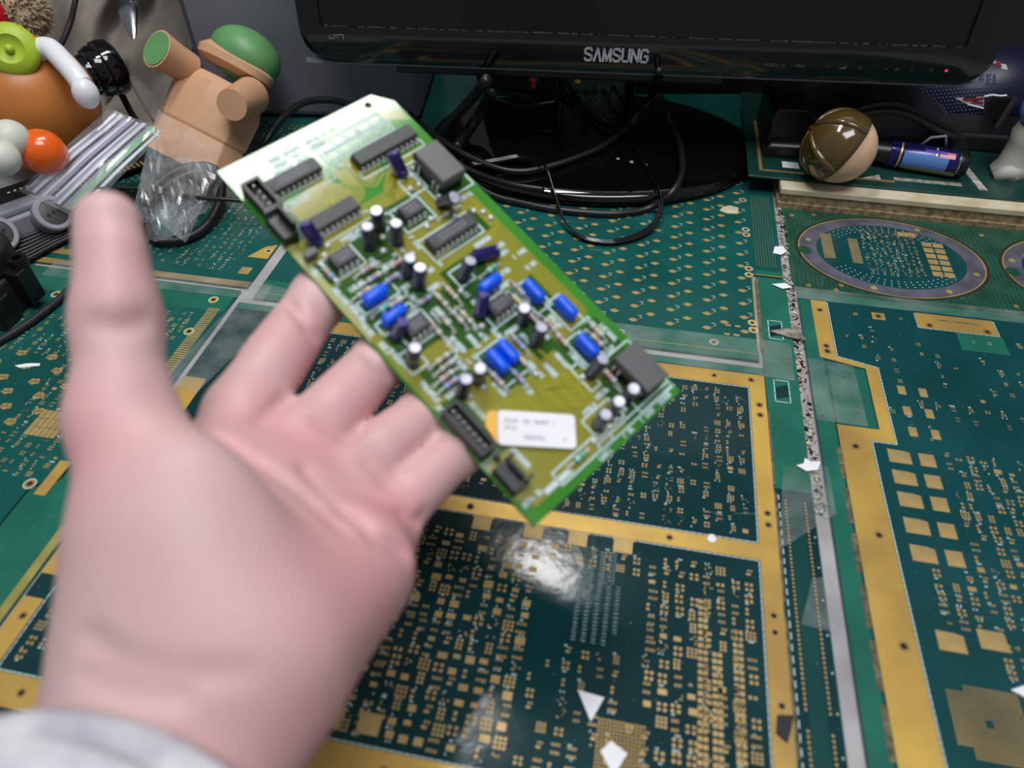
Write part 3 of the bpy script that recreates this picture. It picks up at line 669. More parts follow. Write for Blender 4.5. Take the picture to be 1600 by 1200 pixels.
for k, c in enumerate(('led_red', 'gold')): MB().line((-237 + k * .4, 20.2 - k * 1.2), (-232.5, 20.4 - k * 1.2), .25, .1, .2).build('emblem_bar', 'gold' if k else 'logo_silver', scr)
MB().prism(rrect(-178, 190, 12, 290, 40), -64, -34, ch=9).build('back_housing', 'satin_black', scr, smooth=30)
MB().box(-200, 62, -14, 12, -62, -36).build('connector_box', 'satin_black', scr, bevel=1.5)
for x, m in ((-88, 'led_red'), (-51, 'gold'), (-30, 'satin_black')): MB().lathe([(4.2, 0), (4.2, 4), (2, 4), (2, 10)], (x, -14, -46), (0, -1, 0), 14).build('audio_plug', 'red_plastic' if m == 'led_red' else m, scr)
# stand (root frame: x along the screen, y back, z up; mm, z from the bench)
cb = uvp(-42, 592); cbl = np.array([(cb - MP) @ MX, (cb - MP) @ MBk]) * 1000
prof = [(.2, .6), (97, .6), (100, 3), (100, 8), (98, 10.5), (92, 12), (60, 15.5), (30, 17.5), (.2, 18)]
MB().lathe(prof, (cbl[0], cbl[1], 0), (0, 0, 1), 72, 1.42, .98, (1, 0, 0)).build('stand_base', 'gloss_black', mon, smooth=50)
MB().prism([(cbl[0] + 34 * math.cos(t * math.pi / 12), cbl[1] + 8 + 20 * math.sin(t * math.pi / 12)) for t in range(24)], 16, 150).build('stand_neck', 'gloss_black', mon, smooth=40)
for k in range(3): MB().lathe([(1.7, 0), (1.6, .8), (.4, 1.3)], (cbl[0] + 22 + k * 11, cbl[1] - 46 - 4 * k, 15.5), (0, 0, 1), 12).build('stand_screw', 'logo_silver', mon)

# =================================================================== BACKGROUND BOXES
a = np.array([-.285, .655, 0]); b = np.array([-.08, .645, 0]); X = (b - a) / np.linalg.norm(b - a); Y = np.cross(BZ, X)
r = root('equipment_case', a, X, Y, BZ, 'pale grey equipment case standing behind the monitor at left', 'case')
MB().box(0, 200, 0, 180, 2, 380).build('shell', 'case_grey', r, bevel=5)
MB().box(3, 6, -.4, 1, 10, 370).build('side_seam', 'wall_grey', r)
for x in (20, 170): MB().box(x, x + 14, 8, 30, 0, 2.2).build('foot', 'rubber', r)
r = root('shade_backdrop', (-.035, .705, 0), label='added black cabinet in shadow behind the monitor at right', cat='backdrop')  # black box added to give the deep shade behind the stand
MB().box(0, 740, 0, 190, 0, 420).build('shell', 'matte_black', r, bevel=4)
for k in range(5): MB().box(300, 620, -1.5, 1, 120 + k * 56, 124 + k * 56).build('backdrop_bar', 'satin_black', r)

# =================================================================== CABLES
def cable(name, label, pts, rad, m='rubber', n=10, flat=1., cat='cable', k=8):
    P = spline(pts, k); o_ = P[0]; mb = MB(); mb.tube([(p - o_) * 1000 for p in P], rad, n, flat=flat)
    ob = mb.build(name, m, None, smooth=True); ob.location = o_; return tag(ob, label, cat)
def tz(*q): return [tpz(x, y, z * .001) for x, y, z in q]
cable('power_cable', 'thick glossy black cable sagging across the monitor stand', tz((640, 178, 30), (669, 203, 24), (730, 243, 20.5), (797, 267, 17), (858, 260, 18), (932, 233, 20.5), (976, 203, 24), (1003, 178, 36), (1024, 140, 62), (1030, 110, 95)), 2.5)
cable('power_cable', 'thick black cable curling round the front edge of the monitor stand', tz((700, 250, 16), (760, 300, 5), (820, 318, 3.2), (880, 329, 3), (960, 334, 3), (1015, 325, 4), (1050, 300, 17), (1066, 268, 22), (1062, 225, 24), (1044, 180, 36), (1028, 145, 60)), 2.7)
def multi(name, label, part, lists, rad, m, n=8):
    o_ = np.array(lists[0][0]); r = root(name, o_, label=label, cat='cable')
    for L_ in lists:
        mb = MB(); mb.tube([(p - o_) * 1000 for p in spline(L_, 8)], rad, n); mb.build(part, m, r, smooth=True)
RB = tz((1032, 118, 80), (1012, 152, 52), (987, 188, 30), (985, 215, 22), (1000, 247, 19), (1022, 285, 15), (1030, 318, 9), (1018, 350, 4), (985, 369, 2.4), (945, 375, 2.4), (905, 367, 2.6), (880, 342, 6), (864, 300, 14), (852, 262, 24), (838, 246, 25), (812, 242, 21), (770, 249, 19), (735, 255, 18))
multi('ribbon_cable', 'flat four-wire black cable looping out in front of the monitor stand', 'wire', [[p + np.array([.0005, -.0016, .0002]) * k for p in RB] for k in range(4)], .9, 'gloss_black')
cable('thick_cord', 'stiff black cord rising from the stand at left of the neck', tz((683, 214, 16), (712, 182, 38), (744, 146, 66), (760, 125, 90)), 4.2)
cable('thick_cord', 'second stiff black cord beside the neck, ending in a plug sleeve', tz((712, 232, 17), (738, 195, 26), (757, 165, 44), (770, 140, 66)), 4.6)
cable('thin_cable', 'thin black cable looping below the connector box', tz((756, 148, 40), (790, 160, 34), (830, 165, 28), (870, 160, 30), (920, 162, 26)), 1.8)
cable('thin_cable', 'thin black cable crossing behind the sagging cable', tz((775, 145, 46), (815, 150, 38), (850, 168, 26), (905, 172, 22)), 1.8)
cable('thin_cable', 'black cable lying along the stand edge behind the held board', tz((690, 238, 17), (740, 268, 14), (800, 288, 16), (850, 296, 16)), 2.2)
cable('curved_cable', 'black cable arching over the grey case behind the held board', tz((395, 262, 3), (415, 222, 10), (436, 190, 22), (470, 163, 34), (505, 156, 38), (540, 162, 36), (575, 180, 30)), 3.0)
cable('black_wire', 'long thin black wire running across behind the thumb', tz((-40, 307, 22), (40, 305, 24), (100, 301, 27), (150, 296, 29), (205, 294, 29), (260, 302, 26), (310, 309, 24), (360, 312, 22), (420, 318, 16)), 1.6)
cable('braided_cord', 'black braided cord lying on the bare boards at the left edge', tz((-40, 552, 3), (0, 532, 3), (40, 508, 3), (80, 478, 3), (118, 445, 3), (150, 420, 3)), 2.6, 'matte_black')
multi('wire_bundle', 'bundle of parallel black leads below the grey plug sockets', 'lead', [tz((-20, 432 - k * 7, 3 + k), (40, 406 - k * 6, 4 + k), (90, 380 - k * 5, 4 + k), (140, 358 - k * 4, 4 + k), (190, 346 - 4 * k, 3 + k)) for k in range(7)], 1.6, 'rubber')

# =================================================================== HELD CIRCUIT BOARD
PO = np.array([-.11483796, .25283511, .16212089]); PX = np.array([.71302842, .6932887, .10460049]); PY = np.array([.67142418, -.63220319, -.38666355]); PN = np.array([.20194071, -.3459334, .91626963])
PX = PX / np.linalg.norm(PX); PN = PN / np.linalg.norm(PN); PV = -np.cross(PN, PX)      # PV runs down the board
pcb = root('circuit_board', PO, PX, -PV, PN, 'small green populated circuit board held up in the fingers', 'circuit board')
def Q(x, v): return (x, -v)                                                             # board millimetres: x across, v down
def pp3(x, v, z): return np.array([x, -v, z])
BL = 182.6
MB().prism([Q(0, 0), Q(75.5, 0), Q(82, 8), Q(82, BL), Q(0, BL)], -1.6, 0, ch=.15).build('substrate', 'pcb_green', pcb)
def patch(pts, m, z=.04, nm='copper_area'): return MB().prism([Q(*p) for p in pts], 0, z, bottom=False).build(nm, m, pcb)
patch([(3, 37), (12, 30), (26, 24), (36, 31), (36, 46), (50, 46), (56, 40), (66, 45), (77, 58), (77.5, 134), (66, 137), (74, 150), (76, 178), (5, 178), (1, 170), (1, 54)], 'pcb_pour', .03, 'copper_pour')
patch([(.3, 40), (3.4, 37), (3.4, 90), (.3, 94)], 'pcb_pour_pale', .05, 'edge_bar')
patch([(68, 9), (80, 14), (81, 20), (72, 14)], 'pcb_pour', .03)
for p in [[(3, 55), (22, 55), (22, 66), (3, 66)], [(29, 50), (58, 50), (58, 64), (29, 64)], [(22, 52), (33, 52), (33, 68), (22, 68)], [(4, 67), (32, 67), (32, 92), (4, 92)], [(40, 86), (58, 86), (58, 122), (40, 122)], [(24, 92), (42, 92), (42, 118), (24, 118)],
          [(5, 94), (24, 94), (24, 108), (5, 108)], [(54, 108), (70, 108), (70, 126), (54, 126)], [(46, 118), (57, 118), (57, 138), (46, 138)], [(26, 122), (42, 122), (42, 140), (26, 140)], [(54, 138), (78, 138), (78, 178), (54, 178)], [(52, 70), (72, 70), (72, 82), (52, 82)],
          [(62, 36), (80, 36), (80, 62), (62, 62)], [(1, 128), (12, 128), (12, 156), (1, 156)], [(6, 114), (22, 114), (22, 126), (6, 126)], [(2, 8), (12, 8), (12, 44), (2, 44)]]:
    patch(p, 'pcb_green_dark', .045, 'bare_mask')
# traces: bundles of fine copper lines
tb = MB()
def bundle(pts, n, pitch=1.25, w=.7, off=(1, 0)):
    for k in range(n): tb.poly([Q(x + off[0] * k * pitch, v + off[1] * k * pitch) for x, v in pts], w, 0, .07)
bundle([(37, 23), (37, 33), (34, 37), (26, 37)], 6, 1.2, .75, (.75, .75))
bundle([(33, 22), (33, 30), (28, 36)], 5, 1.2, .7, (-1, 0))
bundle([(47, 44), (58, 33.5), (75, 33.5)], 6, 1.2, .75, (0, 1)); bundle([(36, 44), (52, 44), (58, 38)], 5, 1.25, .8, (0, 1))
bundle([(42, 144), (58, 152), (60, 158)], 4, 1.7, .9, (-.7, .8)); bundle([(14, 140), (36, 146), (52, 156), (56, 164)], 5, 1.8, 1., (-.3, 1)); bundle([(70, 62), (72, 68), (73, 82), (66, 86)], 3, 1.6, .9, (1, 0)); bundle([(44, 130), (46, 142)], 2, 4, 1.2, (1, 0))
bundle([(14, 28), (30, 26)], 4, 2.0, .8, (0, 1)); bundle([(38, 8.5), (70, 6.5)], 3, 1.1, .6, (0, 1))
tb.build('copper_traces', 'pcb_trace', pcb, kind='stuff')
hx = MB().prism([Q(42.5, 24), Q(49, 24), Q(52, 29), Q(52, 35), Q(46, 38), Q(42.5, 34)], .05, .09); hx.build('hatched_patch', 'pcb_pour', pcb)
ho = MB().poly([Q(*p) for p in [(41.3, 22.8), (50, 22.6), (53.4, 28.6), (53.4, 36), (46, 39.6), (41.3, 35)]], .8, .05, .1, True); ho.build('patch_outline', 'pcb_trace', pcb)
# white print
sk = MB()
def srect(x0, x1, v0, v1, w=.75): sk.poly([Q(x0, v0), Q(x1, v0), Q(x1, v1), Q(x0, v1)], w, .08, .12, True)
def sline(*pts, w=.75): sk.poly([Q(*p) for p in pts], w, .08, .12)
rs = random.Random(21)
def stext(x, v, n, h=1.7, along='x', step=1.35):
    """small unreadable print: strokes in the rhythm of letters"""
    for k in range(n):
        if rs.random() < .12: continue
        a, b = (x + k * step, v) if along == 'x' else (x, v + k * step)
        w = step * .62
        if along == 'x':
            sk.line(Q(a, b), Q(a, b + h), .55, .08, .12)
            if rs.random() < .8: sk.line(Q(a, b + rs.choice((0, h / 2, h))), Q(a + w, b + rs.choice((0, h / 2, h))), .5, .08, .12)
            if rs.random() < .6: sk.line(Q(a + w, b), Q(a + w, b + h), .5, .08, .12)
        else:
            sk.line(Q(a, b), Q(a + h, b), .55, .08, .12)
            if rs.random() < .8: sk.line(Q(a + rs.choice((0, h / 2, h)), b), Q(a + rs.choice((0, h / 2, h)), b + w), .5, .08, .12)
            if rs.random() < .6: sk.line(Q(a, b + w), Q(a + h, b + w), .5, .08, .12)
for x, v, n in [(19, 6, 4), (26, 6, 6), (36.5, 6, 7), (48.5, 6, 2), (19, 9.3, 5), (27.5, 9.3, 5), (36, 9.3, 6), (17.5, 12.4, 7), (28, 12.4, 5)]: stext(x, v, n, 2.0)
for k in range(5):
    for j in range(2): srect(39.5 + k * 6.4, 44.6 + k * 6.4, 10.8 + j * 5 - k * .12, 14.6 + j * 5 - k * .12, .5)
srect(37.6, 71.6, 9.4, 20.6, .6); sline((37.6, 15.2), (71.6, 14.8), w=.5)
for c in [(57, 12.6), (63.5, 17.2), (51, 12.9)]: stext(c[0], c[1], 2, 1.6)
srect(44.8, 77, 30.5, 34.2, .6); srect(8.2, 36, 24.5, 27.5, .5); srect(9, 36, 46.8, 50.4, .5)
for x0, x1, v0, v1 in [(42.6, 68.4, 70, 81.5), (7, 20.5, 55.5, 66), (42.4, 57, 52.6, 64.6), (10.4, 24, 93.6, 105), (41.6, 55, 106.6, 117.5), (55, 63.6, 43, 51.6), (62.4, 81, 38, 61), (62.2, 81, 153.6, 178.5), (39, 81, 176.4, 179), (18, 46, 173, 178.6), (43, 50.5, 88, 96), (6, 22.4, 78, 83.6), (6, 22.4, 89, 94.6), (59.4, 67.4, 108.6, 123), (65, 73, 121.6, 136.4), (27.4, 40, 121.6, 138), (59.6, 68, 138.6, 153), (4, 11.5, 104, 113), (53, 58, 148, 160), (41, 56, 166, 175)]:
    srect(x0, x1, v0, v1)
for x, v, n, al in [(40, 52, 4, 'y'), (22, 53, 4, 'x'), (31, 68.5, 4, 'x'), (62, 84, 5, 'x'), (66, 89.5, 4, 'x'), (70, 97, 5, 'x'), (66.5, 93, 4, 'x'), (70.5, 104, 4, 'x'), (37.5, 82, 5, 'x'), (26, 96, 6, 'y'), (34.5, 110, 7, 'y'), (22, 109, 6, 'y'), (43, 121, 5, 'x'), (39.5, 117, 6, 'y'), (73.5, 136, 8, 'y'), (69, 151, 4, 'x'), (3.6, 117.5, 7, 'y'), (22.5, 120.5, 5, 'x'), (24.6, 134, 5, 'y'), (41, 136, 6, 'y'), (45.5, 140.5, 5, 'y'), (2, 128, 4, 'y'), (12.5, 134.5, 6, 'y'), (12.4, 157, 7, 'y'), (2, 174, 7, 'x'), (48.5, 179.6, 5, 'x'), (60, 179.6, 6, 'x'), (71, 179.4, 5, 'x'), (36, 180, 5, 'x'), (2, 96, 4, 'y'), (2, 84, 6, 'y'), (20, 83.5, 4, 'x'), (24, 86, 5, 'y'), (30.5, 88.5, 5, 'x'), (55, 104.5, 4, 'x'), (52, 140, 6, 'y'), (54.4, 127, 5, 'y'), (2.8, 68, 6, 'y'), (24, 70.5, 6, 'x'), (8, 71, 5, 'x'), (12, 95.4, 6, 'x'), (28, 97, 6, 'y'), (41.5, 99, 5, 'y'), (24.5, 110, 6, 'y'), (30.2, 112, 6, 'y'), (52, 103.5, 5, 'y'), (62, 125, 6, 'y'), (47, 124, 5, 'y'), (66, 139, 7, 'y'), (76, 142, 7, 'y'), (57, 143, 6, 'y'), (8, 126.4, 6, 'x'), (20, 117, 5, 'y'), (33, 141, 4, 'y'), (52.5, 162, 5, 'x'), (44, 163.5, 5, 'x'), (22, 64, 5, 'y'), (39, 56, 4, 'y'), (59, 84, 6, 'x'), (3, 100, 6, 'y'), (3.2, 76, 7, 'y'), (58, 100, 5, 'x'), (24, 82, 5, 'x'), (1.6, 56, 4, 'y'), (36, 53, 5, 'y'), (70.6, 63, 5, 'x'), (9.5, 28.2, 9, 'x'), (37.5, 22.4, 4, 'x'), (19, 51.6, 7, 'x'), (41, 66.6, 5, 'y')]:
    stext(x, v, n, 1.9, al)
sk.line(Q(12, 176.5), Q(24, 176.5), 2.2, .08, .12); sk.build('white_print', 'silk', pcb, kind='stuff')
MB().lathe([(1.5, 0), (1.5, .1)], (*Q(70.6, 4.2), .02), (0, 0, 1), 20).build('screw_hole', 'hole', pcb)
MB().lathe([(2.2, 0), (2.2, .03)], (*Q(70.6, 4.2), .02), (0, 0, 1), 20).build('hole_ring', 'pcb_pour', pcb)
# ---- dual in-line chips
def dip(x, v, n_side, top_mark=True):
    ln = {12: 29.8, 9: 22.8, 4: 9.7}[n_side]; e = bpy.data.objects.new('chip', None); COL.objects.link(e); e.parent = pcb; e.location = (x * .001, -v * .001, 0)
    MB().prism([(-ln / 2, -3.2), (ln / 2, -3.2), (ln / 2, 3.2), (-ln / 2, 3.2)], .9, 4.3, ch=.35).build('chip_body', 'ic_black', e)
    pin = MB().box(-.55, .55, -.3, .9, 1.8, 2.2); pin.box(-.55, .55, -.3, 0, -1.2, 2.2)
    p0 = None
    for sd in (-1, 1):
        for k in range(n_side):
            o = pin.build('pin', 'tin', e) if p0 is None else link_copy(p0, e); p0 = p0 or o
            o.location = ((k - (n_side - 1) / 2) * .00254, sd * .0040, 0); o.rotation_euler = (0, 0, 0 if sd < 0 else math.pi)
    pj_ = MB()
    for sd in (-1, 1):
        for k in range(n_side): pj_.lathe([(1.05, 0), (.95, .5), (.4, .8)], ((k - (n_side - 1) / 2) * 2.54, sd * 4.0, .05), (0, 0, 1), 8)
    pj_.build('solder_dots', 'tin', e, kind='stuff')
    if top_mark:
        MB().lathe([(.7, 0), (.7, .05)], (-ln / 2 + 1.6, -1.4, 4.3), (0, 0, 1), 12).build('dimple', 'matte_black', e)
        mk = MB(); q = random.Random(int(x * 7))
        for rw in (-.9, .9):
            xx = -ln * .3
            while xx < ln * .3: w = q.uniform(.3, .6); mk.box(xx, xx + w, rw - .5, rw + .5, 4.3, 4.34); xx += w + .35
        mk.build('chip_print', 'ic_print', e, kind='stuff')
    return e
dip(21.4, 19.8, 9); dip(60.8, 27.2, 12, False); dip(22, 43.0, 9, False); dip(55.4, 75.4, 9); dip(13.7, 60.4, 4); dip(49.2, 58.0, 4); dip(17, 99.2, 4); dip(48.2, 111.8, 4)
# ---- electrolytic capacitors
CAPS = [([58.2, 34.8], [58.7, 41.9], 1), ([9.5, 42.8], [10.9, 49.2], 1), ([26.4, 58.7], [26.1, 61.0], 0), ([33.8, 54.9], [35.2, 56.1], 0), ([36.2, 63.7], [35.9, 65.8], 0), ([63.0, 67.4], [62.7, 61.0], 0), ([30.4, 78.6], [29.3, 79.1], 0), ([30.8, 84.1], [30.0, 86.0], 0), ([48.4, 92.9], [45.8, 93.2], 0), ([54.3, 89.4], [64.9, 92.9], 2), ([44.0, 106.0], [40.2, 110.0], 1), ([51.1, 120.6], [52.2, 121.9], 0), ([50.7, 130.6], [49.5, 131.7], 0), ([12.1, 96.9], [8.7, 97.6], 1), ([7.8, 108.4], [6.8, 109.4], 0), ([20.9, 128.8], [21.8, 129.6], 0), ([14.1, 128.8], [13.2, 129.9], 0), ([60.2, 154.6], [57.5, 154.7], 0), ([60.9, 170.4], [61.8, 170.4], 0), ([52.6, 170.3], [53.5, 170.5], 0), ([44.9, 170.6], [44.6, 171.3], 0)]
for t, b_, k in CAPS:
    e = bpy.data.objects.new('electrolytic_capacitor', None); COL.objects.link(e); e.parent = pcb; e.location = (b_[0] * .001, -b_[1] * .001, 0)
    zt, zb = ((10.5, .4) if k == 0 else (8.0, 1.0) if k == 1 else (3.4, 3.0)); ax = pp3(t[0] - b_[0], t[1] - b_[1], zt - zb); Lc = np.linalg.norm(ax); ax = ax / Lc; rd = 2.7
    MB().lathe([(rd - .4, 0), (rd, .4), (rd, 1.2), (rd - .25, 1.6), (rd, 2.0), (rd, Lc - .5), (rd - .5, Lc)], (0, 0, zb), ax, 20).build('sleeve', 'cap_navy' if k else 'cap_slate', e, smooth=40)
    MB().lathe([(rd - .5, Lc - .02), (rd - .7, Lc + .12), (.1, Lc + .05)], (0, 0, zb), ax, 20).build('vented_top', 'cap_navy_top' if k else 'cap_top', e, smooth=30)
    st = np.cross(ax, [0, 1., 0]); st /= np.linalg.norm(st)
    MB().tube([np.array([0, 0, zb]) + ax * q + st * (rd - .1) for q in (1.5, Lc - .8)], .7, 6, flat=.3).build('polarity_stripe', 'cap_stripe', e)
    for s in (-1, 1): MB().tube([(s * 1.2, 0, -1), (s * 1.2, 0, zb + .4)], .3, 6).build('lead', 'tin', e)
# ---- blue film capacitors
for (x, v), o_ in [([12.8, 80.8], 'x'), ([12.8, 91.6], 'x'), ([51.3, 102.7], 'x'), ([63.2, 115.4], 'y'), ([68.7, 128.7], 'y'), ([30.9, 129.1], 'y'), ([36.7, 128.6], 'y'), ([63.4, 145.9], 'y')]:
    e = bpy.data.objects.new('film_capacitor', None); COL.objects.link(e); e.parent = pcb; e.location = (x * .001, -v * .001, 0)
    if o_ == 'y': e.rotation_euler = (0, 0, math.pi / 2)
    mb = MB(); mb.prism(rrect(-5.3, 5.3, -2.1, 2.1, 1.7, 4), .8, 6.4, ch=.9); mb.build('capacitor_body', 'film_blue', e, smooth=50)
    for s in (-1, 1): MB().tube([(s * 4.2, 0, -1), (s * 4.2, 0, 1.2)], .35, 6).build('lead', 'tin', e)
# ---- resistors and diodes
def axial(x, v, o_, body, bands, L_=6.2, r0=1.15, sp=11.5, nm='resistor'):
    e = bpy.data.objects.new(nm, None); COL.objects.link(e); e.parent = pcb; e.location = (x * .001, -v * .001, 0)
    if o_ == 'y': e.rotation_euler = (0, 0, -math.pi / 2)
    z = r0 + .25
    MB().lathe([(.3, 0), (r0 * .95, .25), (r0 * 1.06, .8), (r0 * .9, 1.6), (r0 * .9, L_ - 1.6), (r0 * 1.06, L_ - .8), (r0 * .95, L_ - .25), (.3, L_)], (-L_ / 2, 0, z), (1, 0, 0), 12).build('resistor_body' if nm == 'resistor' else 'glass_body', body, e, smooth=40)
    MB().tube([(-sp / 2, 0, -1), (-sp / 2, 0, z - .3), (-sp / 2 + .3, 0, z), (-L_ / 2, 0, z)], .3, 6).tube([(sp / 2, 0, -1), (sp / 2, 0, z - .3), (sp / 2 - .3, 0, z), (L_ / 2, 0, z)], .3, 6).build('lead_wire', 'tin', e)
    for k, c in enumerate(bands): MB().lathe([(r0 * .95, 0), (r0 * .95, .6)], (-L_ / 2 + 1.5 + k * 1.1, 0, z), (1, 0, 0), 12).build('colour_band', c, e)
    for s in (-1, 1): MB().lathe([(1.0, 0), (.85, .4), (.3, .7)], (s * sp / 2, 0, .05), (0, 0, 1), 8).build('solder_joint', 'tin', e)
BC = ['band_red', 'band_violet', 'band_brown', 'band_yellow']
for i, ((x, v), o_) in enumerate([([5.8, 61.5], 'y'), ([18.5, 68.9], 'x'), ([29.2, 73.4], 'x'), ([18.2, 73.3], 'x'), ([11.1, 76.2], 'x'), ([23.4, 77.6], 'x'), ([37.6, 96.2], 'y'), ([32.5, 105.4], 'y'), ([27.7, 103.1], 'y'), ([35.2, 107.5], 'y'), ([60.3, 111.0], 'y'), ([56.4, 114.2], 'y'), ([16.4, 115.0], 'x'), ([15.8, 118.2], 'x'), ([13.0, 121.3], 'x'), ([12.4, 124.4], 'x'), ([72.9, 143.0], 'y'), ([69.9, 146.1], 'y'), ([58.6, 137.6], 'y'), ([62.6, 160.3], 'y'), ([34.0, 138.0], 'y'), ([39.9, 133.4], 'y'), ([27.0, 134.0], 'y'), ([59.4, 129.8], 'y'), ([62.4, 66.9], 'x'), ([27.0, 92.2], 'x'), ([17.8, 86.6], 'x'), ([32.4, 96.2], 'y'), ([56.0, 124.3], 'y'), ([22.5, 104], 'y'), ([44, 128], 'y')]):
    q = random.Random(i); axial(x, v, o_, 'res_pale' if i % 5 else 'res_blue', [q.choice(BC) for _ in range(3)])
for (x, v), o_ in [([57.4, 97.2], 'x'), ([12.6, 85.8], 'x'), ([29.6, 175.4], 'x')]: axial(x, v, o_, 'diode_glass', ['band_white'], 5.2, 1.2, 10.5, 'diode')
sj = MB()
for x, v in [[63.1, 69.0], [56.9, 48.5], [61.4, 48.8], [54.1, 64.6], [50.4, 66.6], [13.3, 51.6], [71.4, 71.6], [74.3, 74.3], [75.0, 78.3], [27.2, 78.6], [41.7, 97.1], [37.9, 113.6], [56.2, 128.1], [54.2, 153.6], [57.7, 173.2], [52.2, 173.8], [47.8, 174.5], [39.1, 174.6], [37.4, 73.4], [14.5, 132.3], [21.2, 132.7], [40.8, 141.4], [64.3, 58], [64.6, 41], [33, 60.5], [29, 65.5], [9.6, 54.4]]:
    sj.lathe([(1.5, 0), (1.3, .6), (.8, 1.1), (.15, 1.3)], (*Q(x, v), .06), (0, 0, 1), 10)
sj.build('solder_joints', 'tin', pcb, smooth=True, kind='stuff')
# ---- grey relays
for x0, x1, v0, v1, z1 in [(64.6, 77.0, 40, 58.6, 9.5), (64.9, 77.2, 156.8, 175.2, 9.5)]:
    e = bpy.data.objects.new('relay', None); COL.objects.link(e); e.parent = pcb; e.location = (x0 * .001, -v1 * .001, 0)
    w, h = x1 - x0, v1 - v0
    MB().box(.5, w - .3, .5, h - .5, .6, z1 - 4).build('relay_base', 'satin_black', e)
    MB().box(0, w, 0, h, z1 - 4, z1, ch=.5).build('relay_cap', 'relay_grey', e)
    p0 = None
    for k, yy in enumerate((2.2, 4.8, h - 4.8, h - 2.2)):
        o = MB().box(-.7, .5, -.45, .45, z1 - 6.5, z1 - 4.1).box(-.7, -.2, -.45, .45, -.8, z1 - 6).build('pin', 'tin', e) if p0 is None else link_copy(p0, e); p0 = p0 or o; o.location = (0, yy * .001, 0)
# ---- black connectors
def shroud(x0, x1, v0, v1, z1, npin, rows=1, nm='socket_header'):
    e = bpy.data.objects.new(nm, None); COL.objects.link(e); e.parent = pcb; e.location = (x0 * .001, -v1 * .001, 0); w, h = x1 - x0, v1 - v0; t = 1.1
    mb = MB(); mb.box(0, w, 0, h, .2, 2.6); mb.box(0, t, 0, h, 2.6, z1); mb.box(w - t, w, 0, h, 2.6, z1); mb.box(t, w - t, 0, t, 2.6, z1); mb.box(t, w - t, h - t, h, 2.6, z1)
    mb.build('shroud', 'conn_black', e)
    p0 = None
    for k in range(npin):
        o = MB().box(-.32, .32, -.32, .32, -1.4, z1 - .6, ch=.15).build('pin', 'tin', e) if p0 is None else link_copy(p0, e); p0 = p0 or o
        o.location = (w / 2 * .001, (t + (h - 2 * t) * (k + .5) / npin) * .001, 0)
    return e
shroud(1.6, 9.2, 14.6, 30, 6.5, 4); shroud(.8, 7.8, 131.6, 153.2, 6.5, 7)
e = bpy.data.objects.new('latch_header', None); COL.objects.link(e); e.parent = pcb; e.location = (.0004, -.0432, 0)
MB().box(0, 6.4, 0, 12.6, .2, 5).box(4.8, 6.4, 1, 11.6, 5, 10).build('header_body', 'conn_black', e, bevel=.3)
MB().box(.6, 5.6, 12.2, 13.2, .2, 7.2).build('grey_end_plate', 'relay_grey', e)
e = bpy.data.objects.new('latch_header', None); COL.objects.link(e); e.parent = pcb; e.location = (.0010, -.1702, 0)
MB().box(0, 6.0, 0, 11.5, .2, 5.6).box(4.6, 6.2, 2, 9.5, 5.6, 9.2).build('header_body', 'conn_black', e, bevel=.3)
for yy in (0.3, 10.2): MB().box(5.4, 8.6, yy, yy + 1.2, .2, 8).build('latch_arm', 'conn_black', e)
MB().box(4.6, 5.8, 12.5, 15, .1, 4).build('latch_tab', 'conn_black', e)
e = MB().prism([Q(*p) for p in [(2.5, 51), (7.5, 51), (7.5, 53.5), (2.5, 53.5)]], .1, 4.2).build('grey_wedge', 'relay_grey', pcb)
# ---- paper sticker set at an angle, with an orange end
sx0, sv0 = 9.8, 152.8
dl = np.array([31.2 - 9.8, 172.4 - 152.8]); ln = np.linalg.norm(dl); dl = dl / ln; dn = np.array([dl[1], -dl[0]]); wd = 13.3
e = bpy.data.objects.new('sticker', None); COL.objects.link(e); e.parent = pcb
Ms = Matrix.Identity(4); ux = (dl[0], -dl[1]); uy = (dn[0], -dn[1])
Ms[0][0], Ms[1][0] = ux; Ms[0][1], Ms[1][1] = uy; Ms[0][3] = sx0 * .001; Ms[1][3] = -sv0 * .001; Ms[2][3] = .0012; e.matrix_local = Ms
MB().prism(rrect(0, ln, 0, wd, 1.6, 4), 0, .25).build('white_paper', 'paper', e)
MB().prism([(-.2, .4), (-.2, wd - .2), (-3.2, wd - .6), (-4.4, wd - 2.5), (-4.6, wd * .5), (-2.4, wd * .28)], -.15, .2).build('orange_end', 'label_orange', e)
MB().prism(rrect(.4, ln - 1.6, .6, wd - .8, 1.2, 3), -1.1, 0).build('backing', 'label_orange', e)
text_part('J5230  1S5  06425  1', 2.3, 'ink', e, (2.2, wd - 4.6, .26)); text_part('HF16', 2.1, 'ink', e, (2.2, wd - 7.3, .26)); text_part('550VAC', 2.3, 'ink', e, (9.5, 2.6, .26)); text_part('r', 3.2, 'ink', e, (24.2, 2.4, .26))

